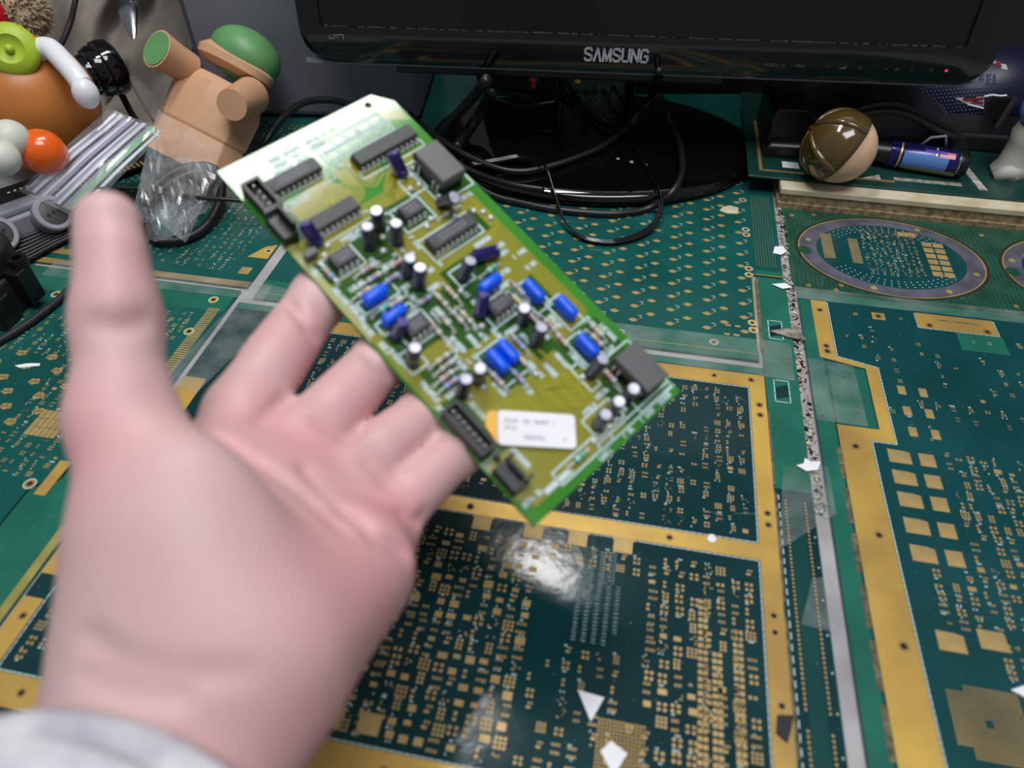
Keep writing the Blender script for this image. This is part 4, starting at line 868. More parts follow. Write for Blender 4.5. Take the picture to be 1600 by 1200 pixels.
# =================================================================== HAND
def cam3(px, py, d): return np.array([(px - 800) / FPX * d, -(py - 600) / FPX * d, d])     # camera-frame mm for a joint at depth d mm
def rcone(P, a, b, r1, r2):
    ba = b - a; l2 = float(ba @ ba); rr_ = r1 - r2; a2 = l2 - rr_ * rr_; il2 = 1 / l2
    pa = P - a; y = pa @ ba; z = y - l2; t = pa * l2 - y[:, None] * ba; x2 = np.einsum('ij,ij->i', t, t); y2 = y * y * l2; z2 = z * z * l2
    k = np.sign(rr_) * rr_ * rr_ * x2
    return np.where(np.sign(z) * a2 * z2 > k, np.sqrt(x2 + z2) * il2 - r2, np.where(np.sign(y) * a2 * y2 < k, np.sqrt(x2 + y2) * il2 - r1, (np.sqrt(np.maximum(x2 * a2 * il2, 0)) + y * rr_) * il2 - r1))
def ellip(P, c, r, axes=None):
    q = P - c
    if axes is not None: q = q @ axes.T
    k0 = np.linalg.norm(q / r, axis=1); k1 = np.linalg.norm(q / (r * r), axis=1) + 1e-9; return k0 * (k0 - 1) / k1
def smin(a, b, k):
    h = np.clip(.5 + .5 * (b - a) / k, 0, 1); return b * (1 - h) + a * h - k * h * (1 - h)
def smax(a, b, k): return -smin(-a, -b, k)
FING = dict(
    index=([(378, 640, 238), (500, 464, 278), (572, 416, 288), (620, 388, 293)], [12.0, 10.6, 9.4, 8.2]),
    middle=([(478, 688, 240), (600, 557, 274), (660, 510, 283), (705, 476, 288)], [11.8, 10.4, 9.3, 8.2]),
    ring=([(553, 738, 240), (668, 645, 267), (722, 592, 276), (758, 556, 282)], [11.2, 9.8, 8.8, 7.8]),
    pinky=([(592, 818, 235), (716, 703, 261), (752, 672, 267), (782, 642, 272)], [10.6, 9.0, 7.8, 6.8]))
def hand_field(P):
    c = cam3
    def chain(pts, rs, k):
        d = None
        for i in range(len(pts) - 1):
            e_ = rcone(P, c(*pts[i]), c(*pts[i + 1]), rs[i], rs[i + 1]); d = e_ if d is None else smin(d, e_, k)
        return d
    palm = None
    for a, b, r1, r2, k in [((275, 1010, 185), (385, 655, 238), 16, 12.5, 0), ((300, 1020, 184), (485, 705, 240), 17, 12.3, 16), ((350, 1035, 184), (552, 765, 239), 17, 11.8, 16), ((395, 1050, 184), (598, 838, 234), 17, 11.8, 16)]:
        e_ = rcone(P, c(*a), c(*b), r1, r2); palm = e_ if palm is None else smin(palm, e_, k)
    palm = smin(palm, rcone(P, c(440, 1020, 183), c(560, 900, 212), 17, 15), 12)                # hypothenar
    palm = smin(palm, rcone(P, c(450, 1005, 174), c(552, 880, 209), 13.5, 12), 14)
    arm = smin(rcone(P, c(255, 1085, 178), c(150, 1330, 156), 19, 21), rcone(P, c(362, 1110, 178), c(262, 1340, 156), 19, 20), 12)
    arm = smin(arm, rcone(P, c(160, 1330, 156), c(0, 1600, 135), 24, 26), 10)
    d = smin(palm, arm, 16)
    th = chain([(290, 1010, 180), (238, 815, 179), (192, 655, 182), (183, 500, 187), (168, 347, 190)], [17, 15.5, 12.2, 9.9, 8.4], 7)
    th = smin(th, rcone(P, c(183, 470, 184), c(178, 395, 186), 7.6, 6.4), 5)
    then = ellip(P, c(292, 895, 173), np.array([21.5, 33, 16.]), None)
    th = smin(th, then, 16)
    d = smin(d, th, 28)
    d = smin(d, rcone(P, c(265, 760, 198), c(345, 700, 226), 12, 8), 12)                        # web between thumb and index
    d = smin(d, rcone(P, c(410, 790, 219), c(425, 980, 194), 12, 14), 18)
    f = None
    for kname in FING:
        pts, rs = FING[kname]; e_ = chain(pts, rs, 5)
        e_ = smin(e_, rcone(P, c(*pts[0]) * .62 + c(*pts[1]) * .38 + np.array([0, 0, -2.5]), c(*pts[0]) * .3 + c(*pts[1]) * .7 + np.array([0, 0, -2.5]), rs[0] - 2.2, rs[1] - 2), 4)
        f = e_ if f is None else smin(f, e_, 1.2)
    d = smin(d, f, 6)
    # creases: thin smooth cuts
    def crease(pts, r, depth, k=1.6):
        nonlocal d
        for a, b in zip(pts[:-1], pts[1:]):
            pa, pb = c(*a), c(*b); d = smax(d, -(rcone(P, pa, pb, r, r)), k) if depth else d
    return d
def proj_surface(F, px, py, d0, d1):
    """first depth along a pixel ray where the hand begins"""
    ds = np.linspace(d0, d1, 200); P = np.stack([cam3(px, py, q) for q in ds]); v = F(P); k = np.argmax(v < 0); return ds[k] if v[k] < 0 else None
def crease_field(F, lines):
    segs = []
    for pts, r, sink in lines:
        Q3 = []
        for px, py in pts:
            s_ = proj_surface(F, px, py, 140, 300)
            if s_ is not None: Q3.append(cam3(px, py, s_ - r + sink))
        segs += [(a, b, r) for a, b in zip(Q3[:-1], Q3[1:])]
    def G(P):
        d = F(P)
        for a, b, r in segs: d = smax(d, -rcone(P, a, b, r, r), 1.8)
        return d
    return G
LINES = [([(330, 668), (400, 712), (490, 775), (540, 820)], 3, .1),
         ([(480, 728), (540, 790), (590, 832), (640, 862)], 3, .4),
         ([(405, 655), (450, 620), (472, 612)], 2.6, .7), ([(498, 655), (540, 680), (562, 668)], 2.6, .6), ([(575, 720), (608, 752), (625, 745)], 2.4, .6), ([(630, 800), (655, 815), (665, 806)], 2.2, .5),
         ([(446, 468), (470, 490), (486, 515), (500, 530)], 2.6, .8), ([(572, 548), (590, 566), (612, 590)], 2.4, .5),
         ([(125, 1005), (165, 1035), (220, 1052), (300, 1062), (380, 1060)], 4.5, .6), ([(120, 1060), (190, 1085), (280, 1095)], 3.2, .6),
         ([(140, 505), (185, 512), (235, 500)], 3.5, .2)]
HF = crease_field(hand_field, LINES)
def surface_nets(F, lo, hi, h):
    n = np.ceil((hi - lo) / h).astype(int) + 1; ax = [lo[i] + h * np.arange(n[i]) for i in range(3)]
    V = np.empty(n, np.float32)
    X, Y = np.meshgrid(ax[0], ax[1], indexing='ij')
    for k in range(n[2]):
        P = np.stack([X.ravel(), Y.ravel(), np.full(X.size, ax[2][k])], 1); V[:, :, k] = F(P).reshape(n[0], n[1])
    S = V < 0; nc = n - 1
    acc = np.zeros((*nc, 3), np.float32); cnt = np.zeros(nc, np.float32)
    cor = [(i, j, k) for i in (0, 1) for j in (0, 1) for k in (0, 1)]
    sl = lambda c: tuple(slice(c[i], c[i] + nc[i]) for i in range(3))
    for a in cor:
        for ax_ in range(3):
            if a[ax_] == 1: continue
            b = list(a); b[ax_] = 1; b = tuple(b); va, vb = V[sl(a)], V[sl(b)]; cr = S[sl(a)] != S[sl(b)]
            t = np.where(cr, va / np.where(np.abs(va - vb) < 1e-9, 1, va - vb), 0)
            for q in range(3): acc[..., q] += np.where(cr, a[q] + (t if q == ax_ else 0), 0)
            cnt += cr
    act = cnt > 0; idx = -np.ones(nc, int); ii = np.argwhere(act); idx[act] = np.arange(len(ii))
    verts = lo + h * (ii + acc[act] / cnt[act][:, None])
    faces = []
    for ax_ in range(3):
        o1, o2 = (ax_ + 1) % 3, (ax_ + 2) % 3
        sa = [slice(1, -1)] * 3; sa[ax_] = slice(0, n[ax_] - 1); sb = list(sa); sb[ax_] = slice(1, n[ax_])
        A = S[tuple(sa)]; B = S[tuple(sb)]; cr = np.argwhere(A != B)
        for flip in (True, False):
            m_ = cr[A[tuple(cr.T)] == flip]; g = m_.copy()
            for q in range(3):
                if q != ax_: g[:, q] += 1
            def at_(d1, d2): w = g.copy(); w[:, o1] -= d1; w[:, o2] -= d2; return idx[w[:, 0], w[:, 1], w[:, 2]]
            quad = np.stack([at_(1, 1), at_(0, 1), at_(0, 0), at_(1, 0)], 1)
            faces.append(quad if flip else quad[:, ::-1])
    return verts, np.concatenate(faces)
allp = np.stack([cam3(*p) for pts, _ in FING.values() for p in pts] + [cam3(176, 352, 190), cam3(0, 1600, 135), cam3(150, 1330, 156), cam3(262, 1340, 156), cam3(262, 900, 171)])
lo, hi = allp.min(0) - 32, allp.max(0) + 32
hv, hf = surface_nets(HF, lo, hi, 1.6)
RT = np.stack([rt, up, fw]); wv = CAM + hv * .001 @ RT
person = root('person', at(300, 1100, .178), label='open left hand in a white knit sleeve holding up the small circuit board', cat='person')
wl = wv - np.array(person.location)
t_ = wl[hf]; vol_ = np.einsum('ij,ij->i', t_[:, 0], np.cross(t_[:, 1], t_[:, 2])).sum() + np.einsum('ij,ij->i', t_[:, 0], np.cross(t_[:, 2], t_[:, 3])).sum()
if vol_ < 0: hf = hf[:, ::-1]
me = bpy.data.meshes.new('hand'); me.from_pydata(wl.tolist(), [], hf.tolist()); me.update(); me.shade_smooth()
# skin tint: natural flush of the pads and knuckles stored per vertex
bl = np.zeros(len(hv)); 
for (px, py, d_), s_, w_ in [((590, 850, 222), 26, 1.), ((510, 940, 192), 30, .9), ((470, 1090, 180), 26, .8), ((470, 720, 228), 22, .8), ((410, 660, 225), 20, .6), ((330, 760, 205), 24, .7), ((180, 420, 180), 20, .35), ((150, 700, 175), 22, .6), ((455, 540, 255), 18, .6), ((560, 640, 255), 18, .6), ((610, 700, 255), 16, .7), ((670, 760, 250), 16, .5)]:
    bl = np.maximum(bl, w_ * np.exp(-np.sum((hv - cam3(px, py, d_)) ** 2, 1) / (2 * s_ * s_ / 2)))
ca = me.color_attributes.new('flush', 'FLOAT_COLOR', 'POINT'); ca.data.foreach_set('color', np.stack([bl, bl, bl, np.ones_like(bl)], 1).astype(np.float32).ravel())
hand = bpy.data.objects.new('hand', me); COL.objects.link(hand); hand.parent = person
sm = hand.modifiers.new('smooth', 'SMOOTH'); sm.factor = .5; sm.iterations = 4
m = bpy.data.materials.new('skin'); m.use_nodes = True; nt = m.node_tree; bs = nt.nodes['Principled BSDF']
vc = nt.nodes.new('ShaderNodeVertexColor'); vc.layer_name = 'flush'; tc = nt.nodes.new('ShaderNodeTexCoord')
nz = nt.nodes.new('ShaderNodeTexNoise'); nz.inputs['Scale'].default_value = 90; nz.inputs['Detail'].default_value = 5; nt.links.new(tc.outputs['Object'], nz.inputs['Vector'])
nb = nt.nodes.new('ShaderNodeTexNoise'); nb.inputs['Scale'].default_value = 32; nt.links.new(tc.outputs['Object'], nb.inputs['Vector'])
mx1 = nt.nodes.new('ShaderNodeMix'); mx1.data_type = 'RGBA'; mx1.inputs[6].default_value = lin((212, 178, 175)) + (1,); mx1.inputs[7].default_value = lin((224, 156, 160)) + (1,); nt.links.new(vc.outputs['Color'], mx1.inputs[0])
mx2 = nt.nodes.new('ShaderNodeMix'); mx2.data_type = 'RGBA'; mx2.blend_type = 'MULTIPLY'; mx2.inputs[0].default_value = .35
rp = nt.nodes.new('ShaderNodeValToRGB'); rp.color_ramp.elements[0].position = .3; rp.color_ramp.elements[1].position = .7; rp.color_ramp.elements[0].color = (.86, .80, .84, 1); rp.color_ramp.elements[1].color = (1, 1, 1, 1)
nt.links.new(nb.outputs['Fac'], rp.inputs[0]); nt.links.new(mx1.outputs[2], mx2.inputs[6]); nt.links.new(rp.outputs[0], mx2.inputs[7]); nt.links.new(mx2.outputs[2], bs.inputs['Base Color'])
bs.inputs['Roughness'].default_value = .5; bs.inputs['Subsurface Weight'].default_value = .15; bs.inputs['Subsurface Radius'].default_value = (1, .4, .25); bs.inputs['Subsurface Scale'].default_value = .003
bp = nt.nodes.new('ShaderNodeBump'); bp.inputs['Strength'].default_value = .25; bp.inputs['Distance'].default_value = .0008; nt.links.new(nz.outputs['Fac'], bp.inputs['Height']); nt.links.new(bp.outputs['Normal'], bs.inputs['Normal'])
me.materials.append(m)
# sleeve
o_ = np.array(person.location)
def cw(px, py, d): return (CAM + cam3(px, py, d) * .001 @ RT - o_) * 1000
p0, p1, p2 = cw(166, 1294, 158), cw(48, 1474, 136), cw(-70, 1660, 118)
ringp = spline([p0, (p0 + p1) / 2, p1, p2], 7); mb = MB(); n = 40; rr = random.Random(4); vs_ = []; fs_ = []
rads = []
ax = ringp[1] - ringp[0]; ax = ax / np.linalg.norm(ax)
prof = [(-1, 36.5), (-1.6, 38.5), (0, 40)] 
base = [(ringp[0] + ax * 3, 36.5), (ringp[0] - ax * 0.5, 37.2), (ringp[0] - ax * .8, 39.2), (ringp[0] + ax * 1.0, 40.4)] + [(p, 41 + .25 * i + 1.6 * math.sin(i * 1.3)) for i, p in enumerate(ringp[1:])]
e1 = np.cross(ax, [0, 0, 1.]); e1 /= np.linalg.norm(e1); e2 = np.cross(ax, e1)
for i, (p, r_) in enumerate(base):
    for k in range(n):
        t = 2 * math.pi * k / n; q = r_ + (1.3 * math.sin(3 * t + i * .6) + .8 * math.sin(5 * t - i * .9)) * min(1, max(0, (i - 3) / 3)); vs_.append(p + e1 * q * math.cos(t) + e2 * q * .86 * math.sin(t))
for i in range(len(base) - 1):
    for k in range(n): j = (k + 1) % n; fs_.append((i * n + k, i * n + j, (i + 1) * n + j, (i + 1) * n + k))
mb.add(vs_, fs_); mb.build('sleeve', 'knit_white', person, smooth=True)

# =================================================================== LEFT CLUTTER
def rootat(name, p, label, cat, group=None): return root(name, p, label=label, cat=cat, group=group)
def loc_of(r):
    o_ = np.array(r.location); return lambda p: (np.array(p) - o_) * 1000
# plain egg-shaped toy
c = at(62, 176, .575); c[2] = .056
r = rootat('egg_toy', (c[0], c[1], 0), 'large orange-brown egg-shaped plastic toy at the left edge', 'toy')
MB().lathe([(.1, -51), (20, -48), (35, -39), (45, -22), (48.5, 0), (46, 20), (38, 35), (26, 46), (11, 51), (.1, 52)], (-2, 0, 52), (.25, -.1, 1), 48).build('shell', 'toy_brown', r, smooth=True)
l = loc_of(r)
mb = MB(); mb.tube([l(p) for p in spline([at(46, 92, .535), at(60, 78, .53), at(78, 76, .528), at(98, 95, .525), at(115, 114, .522), at(128, 132, .522)], 6)], 7.6, 14); mb.build('white_handle', 'toy_white', r, smooth=60)
mb = MB(); mb.ball(l(at(134, 146, .52)), (9, 9, 11), 20, 12); mb.build('handle_knob', 'toy_white', r, smooth=True)
p = at(18, 78, .52); rg = rootat('lime_disc', p, 'lime green domed disc resting against the egg-shaped toy', 'disc')
n_ = np.array([.35, -.85, .45]); n_ /= np.linalg.norm(n_)
MB().lathe([(.2, -4), (14, -4), (18.6, -1), (18.6, 1.5), (15, 5), (10, 6.5), (8, 4.5), (.2, 4)], (0, 0, 0), n_, 36, 1, 1).build('dome', 'toy_lime', rg, smooth=50)
MB().ball(n_ * 5.5, 3.2, 12, 8).build('knob', 'toy_lime', rg, smooth=True)
def ball_thing(name, label, px, py, d, rad, m):
    o = MB().ball((0, 0, 0), rad, 32, 20).build(name, m, None, smooth=True); o.location = at(px, py, d); tag(o, label, 'ball')
p = at(66, 237, .52)
ball_thing('rubber_ball', 'glossy orange ball in front of the egg-shaped toy', 66, 237, .515, (16.5, 15, 16), 'toy_orange')
ball_thing('rubber_ball', 'cream ball at the left edge above a second cream ball', 16, 217, .50, 13, 'toy_cream')
ball_thing('rubber_ball', 'lower cream ball half outside the left edge', 2, 247, .49, 12, 'toy_cream')
# plain robe-shaped figurine: tan block body, plain green oval top
p = tpz(292, 262, 0); base = p; top = at(352, 128, .598); axn = top - base; La = np.linalg.norm(axn) * 1000; axn /= np.linalg.norm(axn)
r = rootat('figurine', base, 'plain tan block figurine with a smooth green top leaning against the grey case', 'figurine'); l = loc_of(r)
xd = rt - axn * (rt @ axn)
MB().lathe([(20, 0), (38, 1), (38.5, 6), (36, La * .38), (35.2, La * .4), (37, La * .42), (37.5, La * .75), (34, La * .92), (26, La), (.5, La + 1)], (0, 0, 0), axn, 8, 1.08, .62, xd).build('tan_body', 'toy_tan', r, smooth=25, bevel=2)
hc = l(at(384, 88, .602)); MB().ball(hc, (30, 26, 22), 36, 20, axn, xd).build('green_top', 'toy_green', r, smooth=True)
MB().lathe([(24, -4), (31, 0), (32, 6), (26, 12), (24, 12)], l(at(366, 108, .600)), axn, 28, 1.05, .7, xd).build('tan_collar', 'toy_tan', r, smooth=40)
a_, b_ = l(at(296, 108, .59)), l(at(245, 76, .562)); MB().tube([a_, a_ * .5 + b_ * .5, b_], [13, 13.5, 15.5], 20).build('tan_stub', 'toy_tan', r, smooth=50)
MB().lathe([(.1, 0), (13.8, 0), (13.8, .8), (.1, .8)], b_, (b_ - a_), 20).build('stub_end', 'toy_green', r)
a_, b_ = l(at(392, 150, .592)), l(at(362, 164, .558)); MB().tube([a_, b_], [15, 12], 20).build('tan_stub', 'toy_tan', r, smooth=50)
# canvas cloth behind
def cloth():
    vs = []; fs = []; nu, nv = 60, 44
    for i in range(nu + 1):
        for j in range(nv + 1):
            a = i / nu; b = j / nv; px = 36 + 262 * a; py = -60 + 300 * b
            fold = .018 * math.sin(a * 9 + b * 3.2) + .012 * math.sin(a * 17 - b * 6 + 1) + .009 * math.sin(b * 15 + a * 5) + .006 * math.sin(a * 31 + b * 11)
            d = .735 - .06 * b + fold; p = at(px, py, d); p[2] = max(p[2], .002 + .002 * math.sin(a * 20)); vs.append(p)
    for i in range(nu):
        for j in range(nv): k = i * (nv + 1) + j; fs.append((k, k + 1, k + nv + 2, k + nv + 1))
    return vs, fs
vs_, fs_ = cloth(); o_ = np.array(vs_[len(vs_) // 2]) * [1, 1, 0]
mb = MB(); mb.add([(v - o_) * 1000 for v in vs_], fs_)
r = rootat('canvas_bag', o_, 'crumpled khaki canvas bag standing behind the toys at left', 'bag')
cb_ = mb.build('canvas', 'canvas', r, smooth=True); sm = cb_.modifiers.new('thick', 'SOLIDIFY'); sm.thickness = .0015; sm.offset = -1
l = loc_of(r)
for k, pts in enumerate([[(52, 10, .655), (50, 45, .655), (58, 80, .65)], [(205, 130, .632), (222, 160, .63), (240, 190, .625)]]):
    MB().tube([l(at(*q)) for q in pts], .9, 8).build('seam', 'canvas_dark', r, smooth=True)
cable('draw_cord', 'black draw cord hanging over the khaki bag', [at(122, -20, .64), at(116, 10, .635), at(110, 35, .625), (at(100, 60, .62)), at(88, 82, .61), at(80, 100, .60)], 2.4, 'matte_black')
# plain silver pendant
p = at(203, 30, .62); r = rootat('pendant', p, 'plain silver drop pendant hanging on the khaki bag', 'pendant')
d_ = at(212, 66, .615) - at(200, 0, .625); d_ /= np.linalg.norm(d_)
MB().lathe([(.5, -24), (5, -20), (8.5, -11), (7.5, -2), (5, 8), (3.6, 16), (1, 21)], (0, 0, 0), d_, 12, 1, .55).build('drop', 'silver', r, smooth=30)
tor = [np.array([9 * math.cos(t), 0, 9 * math.sin(t)]) - d_ * 31 for t in np.linspace(0, 2 * math.pi, 25)]; MB().tube(tor, 2.1, 10, caps=False).build('loop', 'silver', r, smooth=True)
# glossy black knob
p = at(165, 108, .61); ax_ = np.array([-.55, -.55, -.05]); ax_ /= np.linalg.norm(ax_); r = rootat('ribbed_cup', p, 'glossy black ribbed round cup lying on its side before the khaki bag', 'cup')
MB().lathe([(.2, -12), (18, -12), (22, -9), (23.2, -3), (22.6, 2), (20.8, 3), (21, 8), (19, 12), (17, 13), (16.6, 18), (14.4, 21), (12.6, 21.4), (12.4, 25), (9, 29), (8.6, 33), (6, 35), (.2, 35.4)], (0, 0, 0), ax_, 44).build('ribbed_shell', 'gloss_black', r, smooth=35)
MB().lathe([(.2, 35), (4, 35), (4, 40), (.2, 40.4)], (0, 0, 0), ax_, 20).build('button', 'satin_black', r, smooth=35)
MB().tube([(0, 8, -18), (0, 12, -40), (2, 16, -62)], 3, 10).build('stem', 'satin_black', r, smooth=True)
# fluffy plush at the corner
p = at(20, 18, .66); rr = random.Random(9); mb = MB()
for k in range(900):
    t = math.acos(rr.uniform(-1, 1)); f_ = rr.uniform(0, 6.28); n_ = np.array([math.sin(t) * math.cos(f_), math.sin(t) * math.sin(f_), math.cos(t)]); q = n_ * np.array([30, 24, 26]); e_ = n_ + np.array([rr.uniform(-.6, .6) for _ in range(3)])
    mb.tube([q * .93, q + e_ * 2.2, q + e_ * 3.2 + np.array([0, 0, -.8])], [1.2, .9, .3], 5)
r = rootat('plush_toy', p, 'fluffy beige plush showing in the top left corner', 'plush'); MB().ball((0, 0, 0), (30, 24, 26), 24, 14).build('plush_body', 'plush', r, smooth=True); mb.build('pile', 'plush', r, kind='stuff')
p = at(2, 25, .64); o = MB().ball((0, 0, 0), (5, 6, 14), 16, 10).build('red_tag', 'red_plastic', None, smooth=True); o.location = p; tag(o, 'small red tag with black edge at the top left corner', 'tag')
# black card with gold contacts
p = tpz(15, 318, .004); X = tpz(120, 268, .004) - tpz(-30, 318, .004); X /= np.linalg.norm(X); Y = np.cross(BZ, X)
r = root('expansion_card', p, X, Y, BZ, 'black circuit card with a row of gold contacts beside the plastic bags', 'circuit card')
MB().box(-70, 110, -16, 26, 0, 1.6).build('card', 'conn_black', r)
f0 = None
for k in range(44):
    o = MB().box(-.9, .9, -4, 4, 1.6, 1.68).build('contact', 'gold_worn', r) if f0 is None else link_copy(f0, r); f0 = f0 or o; o.location = ((-66 + k * 3.9) * .001, -.011, 0)
f1 = None
for k in range(36):
    o = MB().box(-1.2, 1.2, -1.2, 1.2, 1.6, 2.2).build('contact_block', 'toy_cream' , r) if f1 is None else link_copy(f1, r); f1 = f1 or o; o.location = ((-60 + k * 4.6) * .001, .014, 0); o.scale = (.8, .5, 1)
# grey plug block with two round sockets
p = tpz(58, 372, .006); X = tpz(90, 345, .01) - tpz(20, 372, .01); X /= np.linalg.norm(X); Y = np.cross(BZ, X)
r = root('plug_block', p, X, Y, BZ, 'light grey plastic plug block with two round three-hole sockets', 'connector')
MB().box(-36, 30, 2, 24, 2, 18).box(-30, 24, 6, 20, 18, 23).build('block', 'plug_grey', r, bevel=1.5)
for x in (-22, 16):
    s_ = bpy.data.objects.new('socket', None); COL.objects.link(s_); s_.parent = r
    n_ = np.array([.25, -.75, .6]); n_ /= np.linalg.norm(n_)
    MB().lathe([(12, -8), (13, -6), (13, 4), (12, 5), (9.4, 5), (9.2, 3.6), (.1, 3.6)], (x, -1, 13), n_, 32).build('collar', 'plug_grey', s_, smooth=35)
    MB().lathe([(9.2, 3.4), (9.2, 4.4), (8.4, 4.8), (.1, 4.8)], (x, -1, 13), n_, 28).build('socket_face', 'socket_dark', s_, smooth=35)
    e_ = np.cross(n_, [0, 0, 1.]); e_ /= np.linalg.norm(e_)
    for k in (-1, 0, 1): MB().lathe([(1.5, 4.7), (1.5, 4.95), (.1, 4.95)], np.array([x, -1, 13]) + e_ * k * 4.2, n_, 12).build('contact_hole', 'hole', s_)
# black housing at the left edge
p = tpz(2, 490, 0); r = root('black_housing', p, BU, BV, BZ, 'black ribbed plastic housing with bracket at the left edge', 'housing')
MB().prism([(-40, -20), (6, -20), (14, -12), (14, 18), (4, 28), (-40, 30)], 0, 26).build('housing_body', 'matte_black', r, bevel=2)
MB().prism([(-40, -24), (2, -24), (12, -10), (12, 20), (0, 34), (-40, 36)], 26, 46, ch=5).build('rounded_lid', 'matte_black', r, bevel=2)
MB().box(12, 24, 6, 18, 6, 30).build('bracket', 'satin_black', r, bevel=1); MB().lathe([(5.5, 0), (5.5, 6), (3, 6), (3, 2), (.1, 2)], (19, 16, 30), (0, 0, 1), 20).build('bracket_ring', 'satin_black', r, smooth=40)
MB().box(10, 17, -16, 0, 0, 20).build('clip', 'satin_black', r, bevel=1)
MB().lathe([(6, 0), (6, 8), (4, 9)], (-2, -24, 8), (0, -1, 0), 18).build('side_boss', 'satin_black', r, smooth=40)
# zip bags: a fanned stack, each zip edge a strip of its own
A, B, C_, D = at(178, 178, .545), at(252, 206, .55), at(122, 335, .515), at(38, 296, .52)
r = rootat('zip_bag_stack', tpz(150, 300, 0), 'fanned stack of clear zip bags with lilac and green closing strips', 'plastic bags'); l = loc_of(r)
N = 13
for k in range(N):
    a = (k + .5) / N; p_, q_ = A * (1 - a) + B * a, D * (1 - a) + C_ * a; w = .85
    nrm = np.cross(q_ - p_, B - A); nrm /= np.linalg.norm(nrm); nrm *= np.sign(nrm[2])
    p_, q_ = p_ + nrm * .0012 * (k % 3), q_ + nrm * .0012 * (k % 3)
    MB().tube([l(p_), l(p_ * .5 + q_ * .5 + nrm * .002), l(q_)], 2.0 if k < 10 else 2.4, 8, flat=.45).build('zip_strip', 'zip_green' if k in (10, 11) else ('zip_lilac' if k % 2 else 'zip_white'), r, smooth=True)
def sheet(r, l, quad, name, m, amp, seed, nu=18, nv=16):
    P = [np.array(q) for q in quad]; q_ = random.Random(seed); vs = []; fs = []; ph = [q_.uniform(0, 6) for _ in range(6)]
    nrm = np.cross(P[1] - P[0], P[3] - P[0]); nrm /= np.linalg.norm(nrm); nrm *= np.sign(nrm[2])
    fl = [(q_.uniform(0, 6.28), q_.uniform(.8, 3.4), q_.uniform(0, 1)) for _ in range(6)]
    for i in range(nu + 1):
        for j in range(nv + 1):
            a, b = i / nu, j / nv; p = P[0] * (1 - a) * (1 - b) + P[1] * a * (1 - b) + P[2] * a * b + P[3] * (1 - a) * b
            h = sum(abs(((a * math.cos(t) + b * math.sin(t)) * w + o) % 2 - 1) / w ** .7 for t, w, o in fl) - 1.6 + q_.uniform(-.06, .06)
            p = p + nrm * h * amp; p[2] = max(p[2], .001); vs.append(l(p))
    for i in range(nu):
        for j in range(nv): k = i * (nv + 1) + j; fs.append((k, k + nv + 1, k + nv + 2, k + 1))
    mb = MB(); mb.add(vs, fs); return mb.build(name, m, r)
sheet(r, l, [at(172, 172, .54), at(262, 204, .545), at(128, 345, .508), at(30, 300, .512)], 'clear_film', 'bagfilm', .002, 1)
r = rootat('screw_bag', tpz(280, 350, 0), 'crumpled clear plastic bag holding screws beside the held board', 'plastic bag'); l = loc_of(r)
sheet(r, l, [at(250, 182, .555), at(350, 240, .555), at(290, 380, .50), at(205, 330, .505)], 'clear_film', 'bagfilm', .010, 2)
sheet(r, l, [at(220, 225, .545), at(352, 262, .54), at(300, 372, .505), at(226, 372, .50)], 'clear_film', 'bagfilm', .012, 3)
for k, (a, b) in enumerate([((268, 352), (312, 318)), ((282, 340), (300, 345)), ((285, 318), (290, 345))]):
    pa, pb = tpz(*a, .006), tpz(*b, .010); ax_ = (pb - pa) / np.linalg.norm(pb - pa); ln = np.linalg.norm(pb - pa) * 1000
    o = MB().lathe([(.6, 0)] + [(1.7 if q % 2 else 1.3, 1 + q * .7) for q in range(int(ln / .7))] + [(1.7, ln), (3.4, ln + .6), (3.2, ln + 2.2), (.4, ln + 2.4)], (0, 0, 0), ax_, 12).build('screw', 'silver', None, smooth=40); o.location = pa
    tag(o, ('long silver screw inside the crumpled clear bag', 'short silver screw lying flat in the crumpled clear bag', 'silver screw pointing down in the crumpled clear bag')[k], 'screw')
cable('coiled_cable', 'thick black cable coiled under the crumpled clear bag', tz((225, 345, 6), (240, 372, 5), (275, 376, 4), (315, 360, 4), (340, 325, 8), (346, 285, 14), (330, 262, 18), (290, 262, 18), (250, 285, 14), (228, 320, 9)), 3.6)
cable('coiled_cable', 'black cable strand folded inside the clear bag', tz((232, 318, 10), (270, 285, 14), (310, 268, 16), (335, 275, 14), (320, 300, 10), (280, 330, 8)), 3.2)
o = MB().prism([(-20, -14), (16, -18), (24, 4), (8, 18), (-18, 12)], 0, 12, ch=4).build('black_pouch', 'matte_black'); o.location = tpz(285, 300, .001); tag(o, 'soft black pouch lying under the crumpled clear bag', 'pouch')

# =================================================================== RIGHT CLUTTER (on the raised shelf)
ZS = .0167
p = tpz(1262, 254, ZS); X = tpz(1480, 285, ZS) - tpz(1210, 268, ZS); X /= np.linalg.norm(X); Y = np.cross(BZ, X)
r = root('black_cradle', p, X, Y, BZ, 'black moulded plastic cradle with a raised hump on the shelf', 'cradle')
def hump(x):
    return 26 + 22 * math.exp(-((x - 52) / 42) ** 2)
prof = [(-34, 0), (-34, 34), (-30, 38), (-8, 38)] + [(x, hump(x)) for x in range(0, 112, 8)] + [(116, 22), (122, 14), (122, 0)]
mb = MB(); n = len(prof); vs_ = [(x, 12, z) for x, z in prof] + [(x, 70, z) for x, z in prof]; fs_ = [tuple(range(n)), tuple(range(2 * n - 1, n - 1, -1))] + [(i, i + n, (i + 1) % n + n, (i + 1) % n) for i in range(n)]
mb.add(vs_, fs_); mb.build('cradle_body', 'satin_black', r, bevel=2)
MB().prism([(-34, 4), (110, 4), (124, 12), (124, 40), (-34, 40)], 0, 12, ch=3).build('front_step', 'satin_black', r, bevel=1.5)
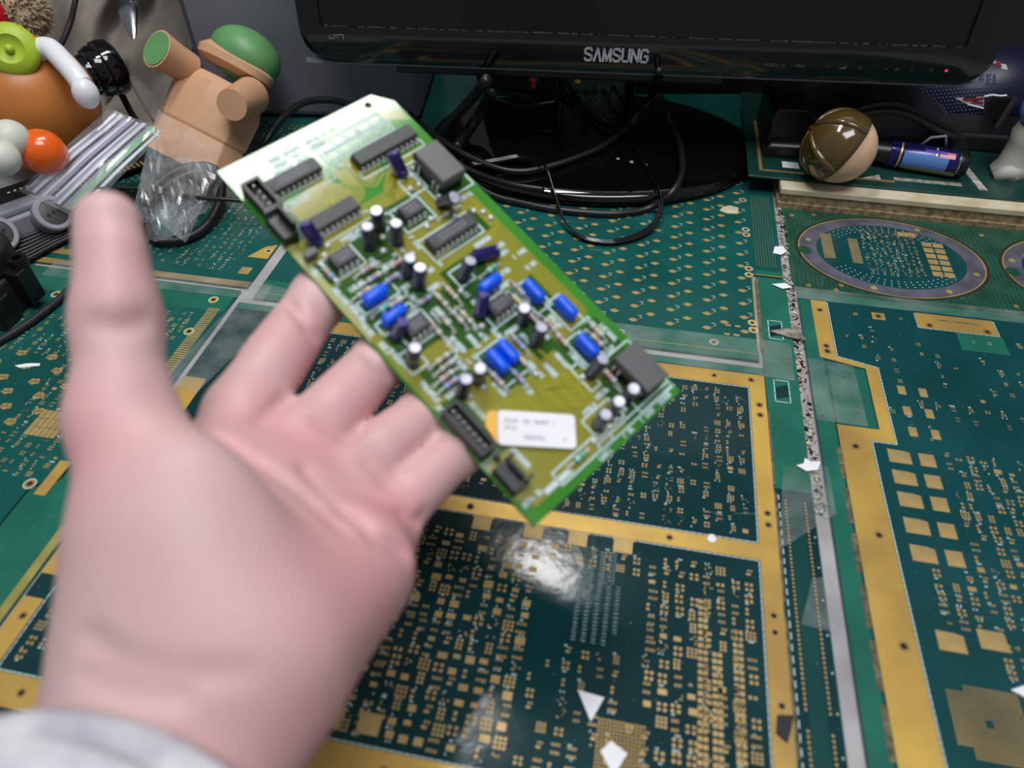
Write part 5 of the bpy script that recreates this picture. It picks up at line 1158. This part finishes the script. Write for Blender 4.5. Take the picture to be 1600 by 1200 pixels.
MB().tube([(x, 11, hump(x) - 7) for x in range(-6, 110, 6)], 2.6, 8).build('ridge', 'matte_black', r, smooth=True)
MB().lathe([(9, 0), (9.5, 1.5), (8, 2), (7.6, 1.2), (.1, 1.2)], (18, 3.5, 14), (0, -1, .25), 24).build('round_badge', 'plug_grey', r, smooth=35)
MB().tube([(82, 10, 12), (88, 6, 24), (98, 6, 26), (104, 10, 14)], 1.2, 8).build('wire_loop', 'plug_grey', r, smooth=True)
# toy tube with round knob
a_ = tpz(1388, 239, ZS + .0105); b_ = tpz(1510, 258, ZS + .0105); ax_ = b_ - a_; ax_[2] = 0; Lt = np.linalg.norm(ax_) * 1000; ax_ /= np.linalg.norm(ax_)
r = rootat('toy_tube', (a_[0], a_[1], ZS), 'dark blue printed metal tube with a glossy brown-capped round end lying on the shelf', 'toy'); O_ = np.array([0, 0, 10.5])
MB().lathe([(.1, 0), (9.6, 0), (10, .6), (10, Lt - 9), (9.4, Lt - 8)], O_, ax_, 40).build('printed_tube', 'tube_navy', r, smooth=40)
MB().lathe([(9.4, Lt - 8), (9.4, Lt - 1), (8.6, Lt), (.1, Lt)], O_, ax_, 40).build('end_cap', 'satin_black', r, smooth=40)
MB().lathe([(9.6, Lt - 7.4), (9.9, Lt - 6.8), (9.6, Lt - 6.2)], O_, ax_, 40).build('silver_ring', 'silver', r, smooth=40)
side = np.cross(ax_, BZ); side = side if side[1] < 0 else -side
def tube_patch(t0, t1, h0, h1, m, nm):
    vs = []; fs = []; n = 10
    for i in range(n + 1):
        an = R_(t0 + (t1 - t0) * i / n); d = side * math.cos(an) + BZ * math.sin(an)
        for h in (h0, h1): vs.append(O_ + ax_ * h + d * 10.1)
    for i in range(n): fs.append((2 * i, 2 * i + 1, 2 * i + 3, 2 * i + 2))
    mb = MB(); mb.add(vs, fs); mb.build(nm, m, r, smooth=True)
tube_patch(-40, 42, 10, 42, 'print_sky', 'sky_print'); tube_patch(-60, -22, 14, 50, 'print_lime', 'lime_print'); tube_patch(38, 66, Lt - 22, Lt - 11, 'print_pink', 'pink_print'); tube_patch(-70, 90, Lt - 25, Lt - 23.6, 'gold', 'gold_line'); tube_patch(-70, 90, 7, 8.2, 'gold', 'gold_line'); tube_patch(52, 70, 24, 40, 'print_violet', 'violet_print')
MB().lathe([(.1, -24), (7, -24), (8, -12), (9, 0), (.1, .2)], O_, ax_, 28).build('black_neck', 'satin_black', r, smooth=40)
hc = np.array(tpz(1313, 232, ZS + .027)); l = loc_of(r); hcl = l(hc); hcl[2] = 27.5
kd = np.array([-.78, .30, .42]); kd /= np.linalg.norm(kd)
MB().ball(hcl, 25.5, 40, 24).build('round_end', 'toy_peach', r, smooth=True)
capp = [(max(.1, 27.2 * math.sin(R_(t)) * (1 + .012 * math.sin(t * .35))), 27.2 * math.cos(R_(t))) for t in range(96, -1, -8)]
MB().lathe([(25.2, capp[0][1])] + capp, hcl, kd, 44).build('brown_cap', 'toy_hair', r, smooth=True)
for k in range(5):
    an = k * 1.26 + .4; e1 = np.cross(kd, BZ); e1 /= np.linalg.norm(e1); e2 = np.cross(kd, e1); d = e1 * math.cos(an) + e2 * math.sin(an)
    MB().tube([hcl + (kd * math.cos(R_(t)) + d * math.sin(R_(t))) * 26.6 for t in range(8, 104, 8)], [.8 + 2.0 * math.sin(R_(t * 1.6)) for t in range(8, 104, 8)], 10).build('cap_ridge', 'toy_hair', r, smooth=True)
MB().lathe([(8, -2), (11.5, 0), (8, 2)], O_ - ax_ * 22 + BZ * 3, ax_, 28).build('red_collar', 'red_plastic', r, smooth=True)
# yellow toy, football, figurine stand-in, slab
p = at(1345, 152, .665); r = rootat('yellow_toy', p, 'small plain yellow and lime toy lying behind the black cradle', 'toy')
MB().tube([(-26, 0, -6), (-14, -1, 0), (0, 0, 2), (14, 0, 3), (24, 0, 6)], [4, 8, 9.5, 8.5, 5], 18).build('yellow_body', 'toy_yellow', r, smooth=True)
MB().tube([(-30, -2, -8), (-18, -4, -2), (-6, -5, -6)], [5, 6.5, 4], 14).build('lime_limb', 'toy_lime', r, smooth=True)
MB().tube([(6, -6, -2), (12, -9, -4), (18, -9, -2)], [3.4, 3.6, 3], 12).build('yellow_limb', 'toy_yellow', r, smooth=True); MB().ball((22, -5, -2), 4.6, 16, 10).build('pale_knob', 'toy_cream', r, smooth=True); MB().ball((30, 0, 9), (5, 4, 3), 16, 10).build('yellow_limb', 'toy_yellow', r, smooth=True)
bc_ = at(1487, 172, .655) + BZ * .008; brad = np.array([66., 44., 44.]); bX = np.array([.78, -.30, .45]); bX /= np.linalg.norm(bX); bY = np.cross(BZ, bX); bY /= np.linalg.norm(bY); bZ = np.cross(bX, bY)
r = root('football', bc_, bX, bY, bZ, 'navy pebbled mini football with red and white stripes behind the monitor corner', 'football')
MB().lathe([(max(.1, 44 * math.sin(R_(t)) ** .9), -66 * math.cos(R_(t))) for t in range(0, 181, 6)], (0, 0, 0), (1, 0, 0), 48).build('ball_skin', 'ball_navy', r, smooth=True)
Mi = np.stack([bX, bY, bZ])
def on_ball(px, py, off=.25):
    o_ = Mi @ (CAM - bc_) * 1000; d_ = Mi @ ray(px, py); s_ = np.array([1 / 66, 1 / 43.6, 1 / 43.6]); o2, d2 = o_ * s_, d_ * s_; A_, B_, C0 = d2 @ d2, 2 * o2 @ d2, o2 @ o2 - 1; D_ = B_ * B_ - 4 * A_ * C0
    if D_ < 0: D_ = 0
    q = o_ + d_ * ((-B_ - math.sqrt(D_)) / (2 * A_)); n_ = q * s_ * s_; return q + n_ / np.linalg.norm(n_) * off
def decal(pts, m, nm, off=.5):
    mb = MB(); P = [on_ball(*q, off) for q in pts]; c_ = sum(P) / len(P); n_ = c_ / np.linalg.norm(c_); mb.add(P + [c_], [(i, (i + 1) % len(P), len(P)) for i in range(len(P))]); mb.add(P + [c_], [((i + 1) % len(P), i, len(P)) for i in range(len(P))]); mb.build(nm, m, r)
mb = MB(); rr = random.Random(6)
for i in range(26):
    for j in range(16):
        px = 1440 + i * 6.0 + (j % 2) * 3; py = 100 + j * 5.6 + (px - 1500) * -.08
        if ((px - 1505) / 78) ** 2 + ((py - 165) / 82) ** 2 > .95: continue
        q = on_ball(px, py, 0); n_ = q / np.linalg.norm(q); mb.lathe([(.75, 0), (.5, .5), (.1, .65)], q, n_, 6)
mb.build('pebble_dots', 'ball_dot', r, kind='stuff')
decal([(1492, 153), (1537, 151), (1537, 165), (1512, 163)], 'paper', 'white_stripe', .9)
for k, q in enumerate([[(1502, 155), (1536, 152), (1536, 156), (1510, 158)], [(1512, 160), (1536, 158.5), (1536, 163), (1520, 162)]]): decal(q, 'ball_red', 'red_stripe', 1.3)
for k in range(3): decal([(1545 + k * 9, 93 + k * 4), (1553 + k * 9, 92 + k * 5), (1556 + k * 9, 100 + k * 5), (1546 + k * 9, 101 + k * 4)], 'ball_red' if k % 2 else 'paper', 'top_stripe', 1.2)
mb = MB(); mb.tube([on_ball(*q, .8) for q in [(1537, 151), (1550, 148.5), (1562, 150), (1572, 149)]], .9, 6); mb.tube([on_ball(*q, .8) for q in [(1512, 163), (1524, 166), (1536, 169)]], .8, 6); mb.build('white_outline', 'paper', r)
for k, x in enumerate((1536, 1546, 1555)):
    mb = MB(); mb.tube([on_ball(x - 4 + k, 117, .6), on_ball(x - 4 + k, 131, .6)], 1.2, 6)
    for y in (117.5, 124, 130.5):
        if k < 2 or y > 130: mb.tube([on_ball(x - 4 + k, y, .6), on_ball(x + 2 + k, y, .6)], 1.0, 6)
    mb.build('raised_letter', 'ball_dot_dim', r)
fp_ = tpz(1566, 274, ZS); r = rootat('small_figure', fp_, 'plain white and light blue peg figure at the right edge of the shelf', 'figurine')
MB().lathe([(13, 0), (14, 3), (11, 10), (10, 26), (12, 34), (10, 40), (.2, 41)], (6, 4, 0), (0, 0, 1), 28).build('white_peg', 'toy_offwhite', r, smooth=40)
MB().ball((6, 2, 53), (15, 15, 14), 28, 16).build('blue_ball', 'toy_blue', r, smooth=True)
MB().tube([(-8, -2, 0), (0, -4, 5), (10, -4, 4)], [5, 6, 6], 14).build('white_foot', 'toy_offwhite', r, smooth=True)
p = tpz(1562, 244, ZS + .012); r = root('black_slab', p, (.86, -.2, .46), (.42, .75, -.5), (-.25, .63, .74), 'small black tilted slab leaning on the peg figure', 'slab')
r.matrix_world = Matrix.Translation(Vector(at(1548, 188, .60))) @ Matrix.Rotation(R_(-62), 4, 'Y') @ Matrix.Rotation(R_(25), 4, 'Z')
MB().box(-20, 20, -12, 12, -2.5, 2.5).build('slab_body', 'matte_black', r, bevel=1.2); MB().box(-17, 17, -10, 10, 2.4, 2.8).build('slab_face', 'satin_black', r)
p = tpz(1480, 240, ZS); r = root('black_tray', p, BU, BV, BZ, 'low black plastic tray behind the toy tube', 'tray')
MB().box(0, 110, 8, 50, 0, 14).build('tray_body', 'matte_black', r, bevel=2); MB().box(6, 104, 12, 46, 13.8, 14.4).build('tray_lip', 'satin_black', r)
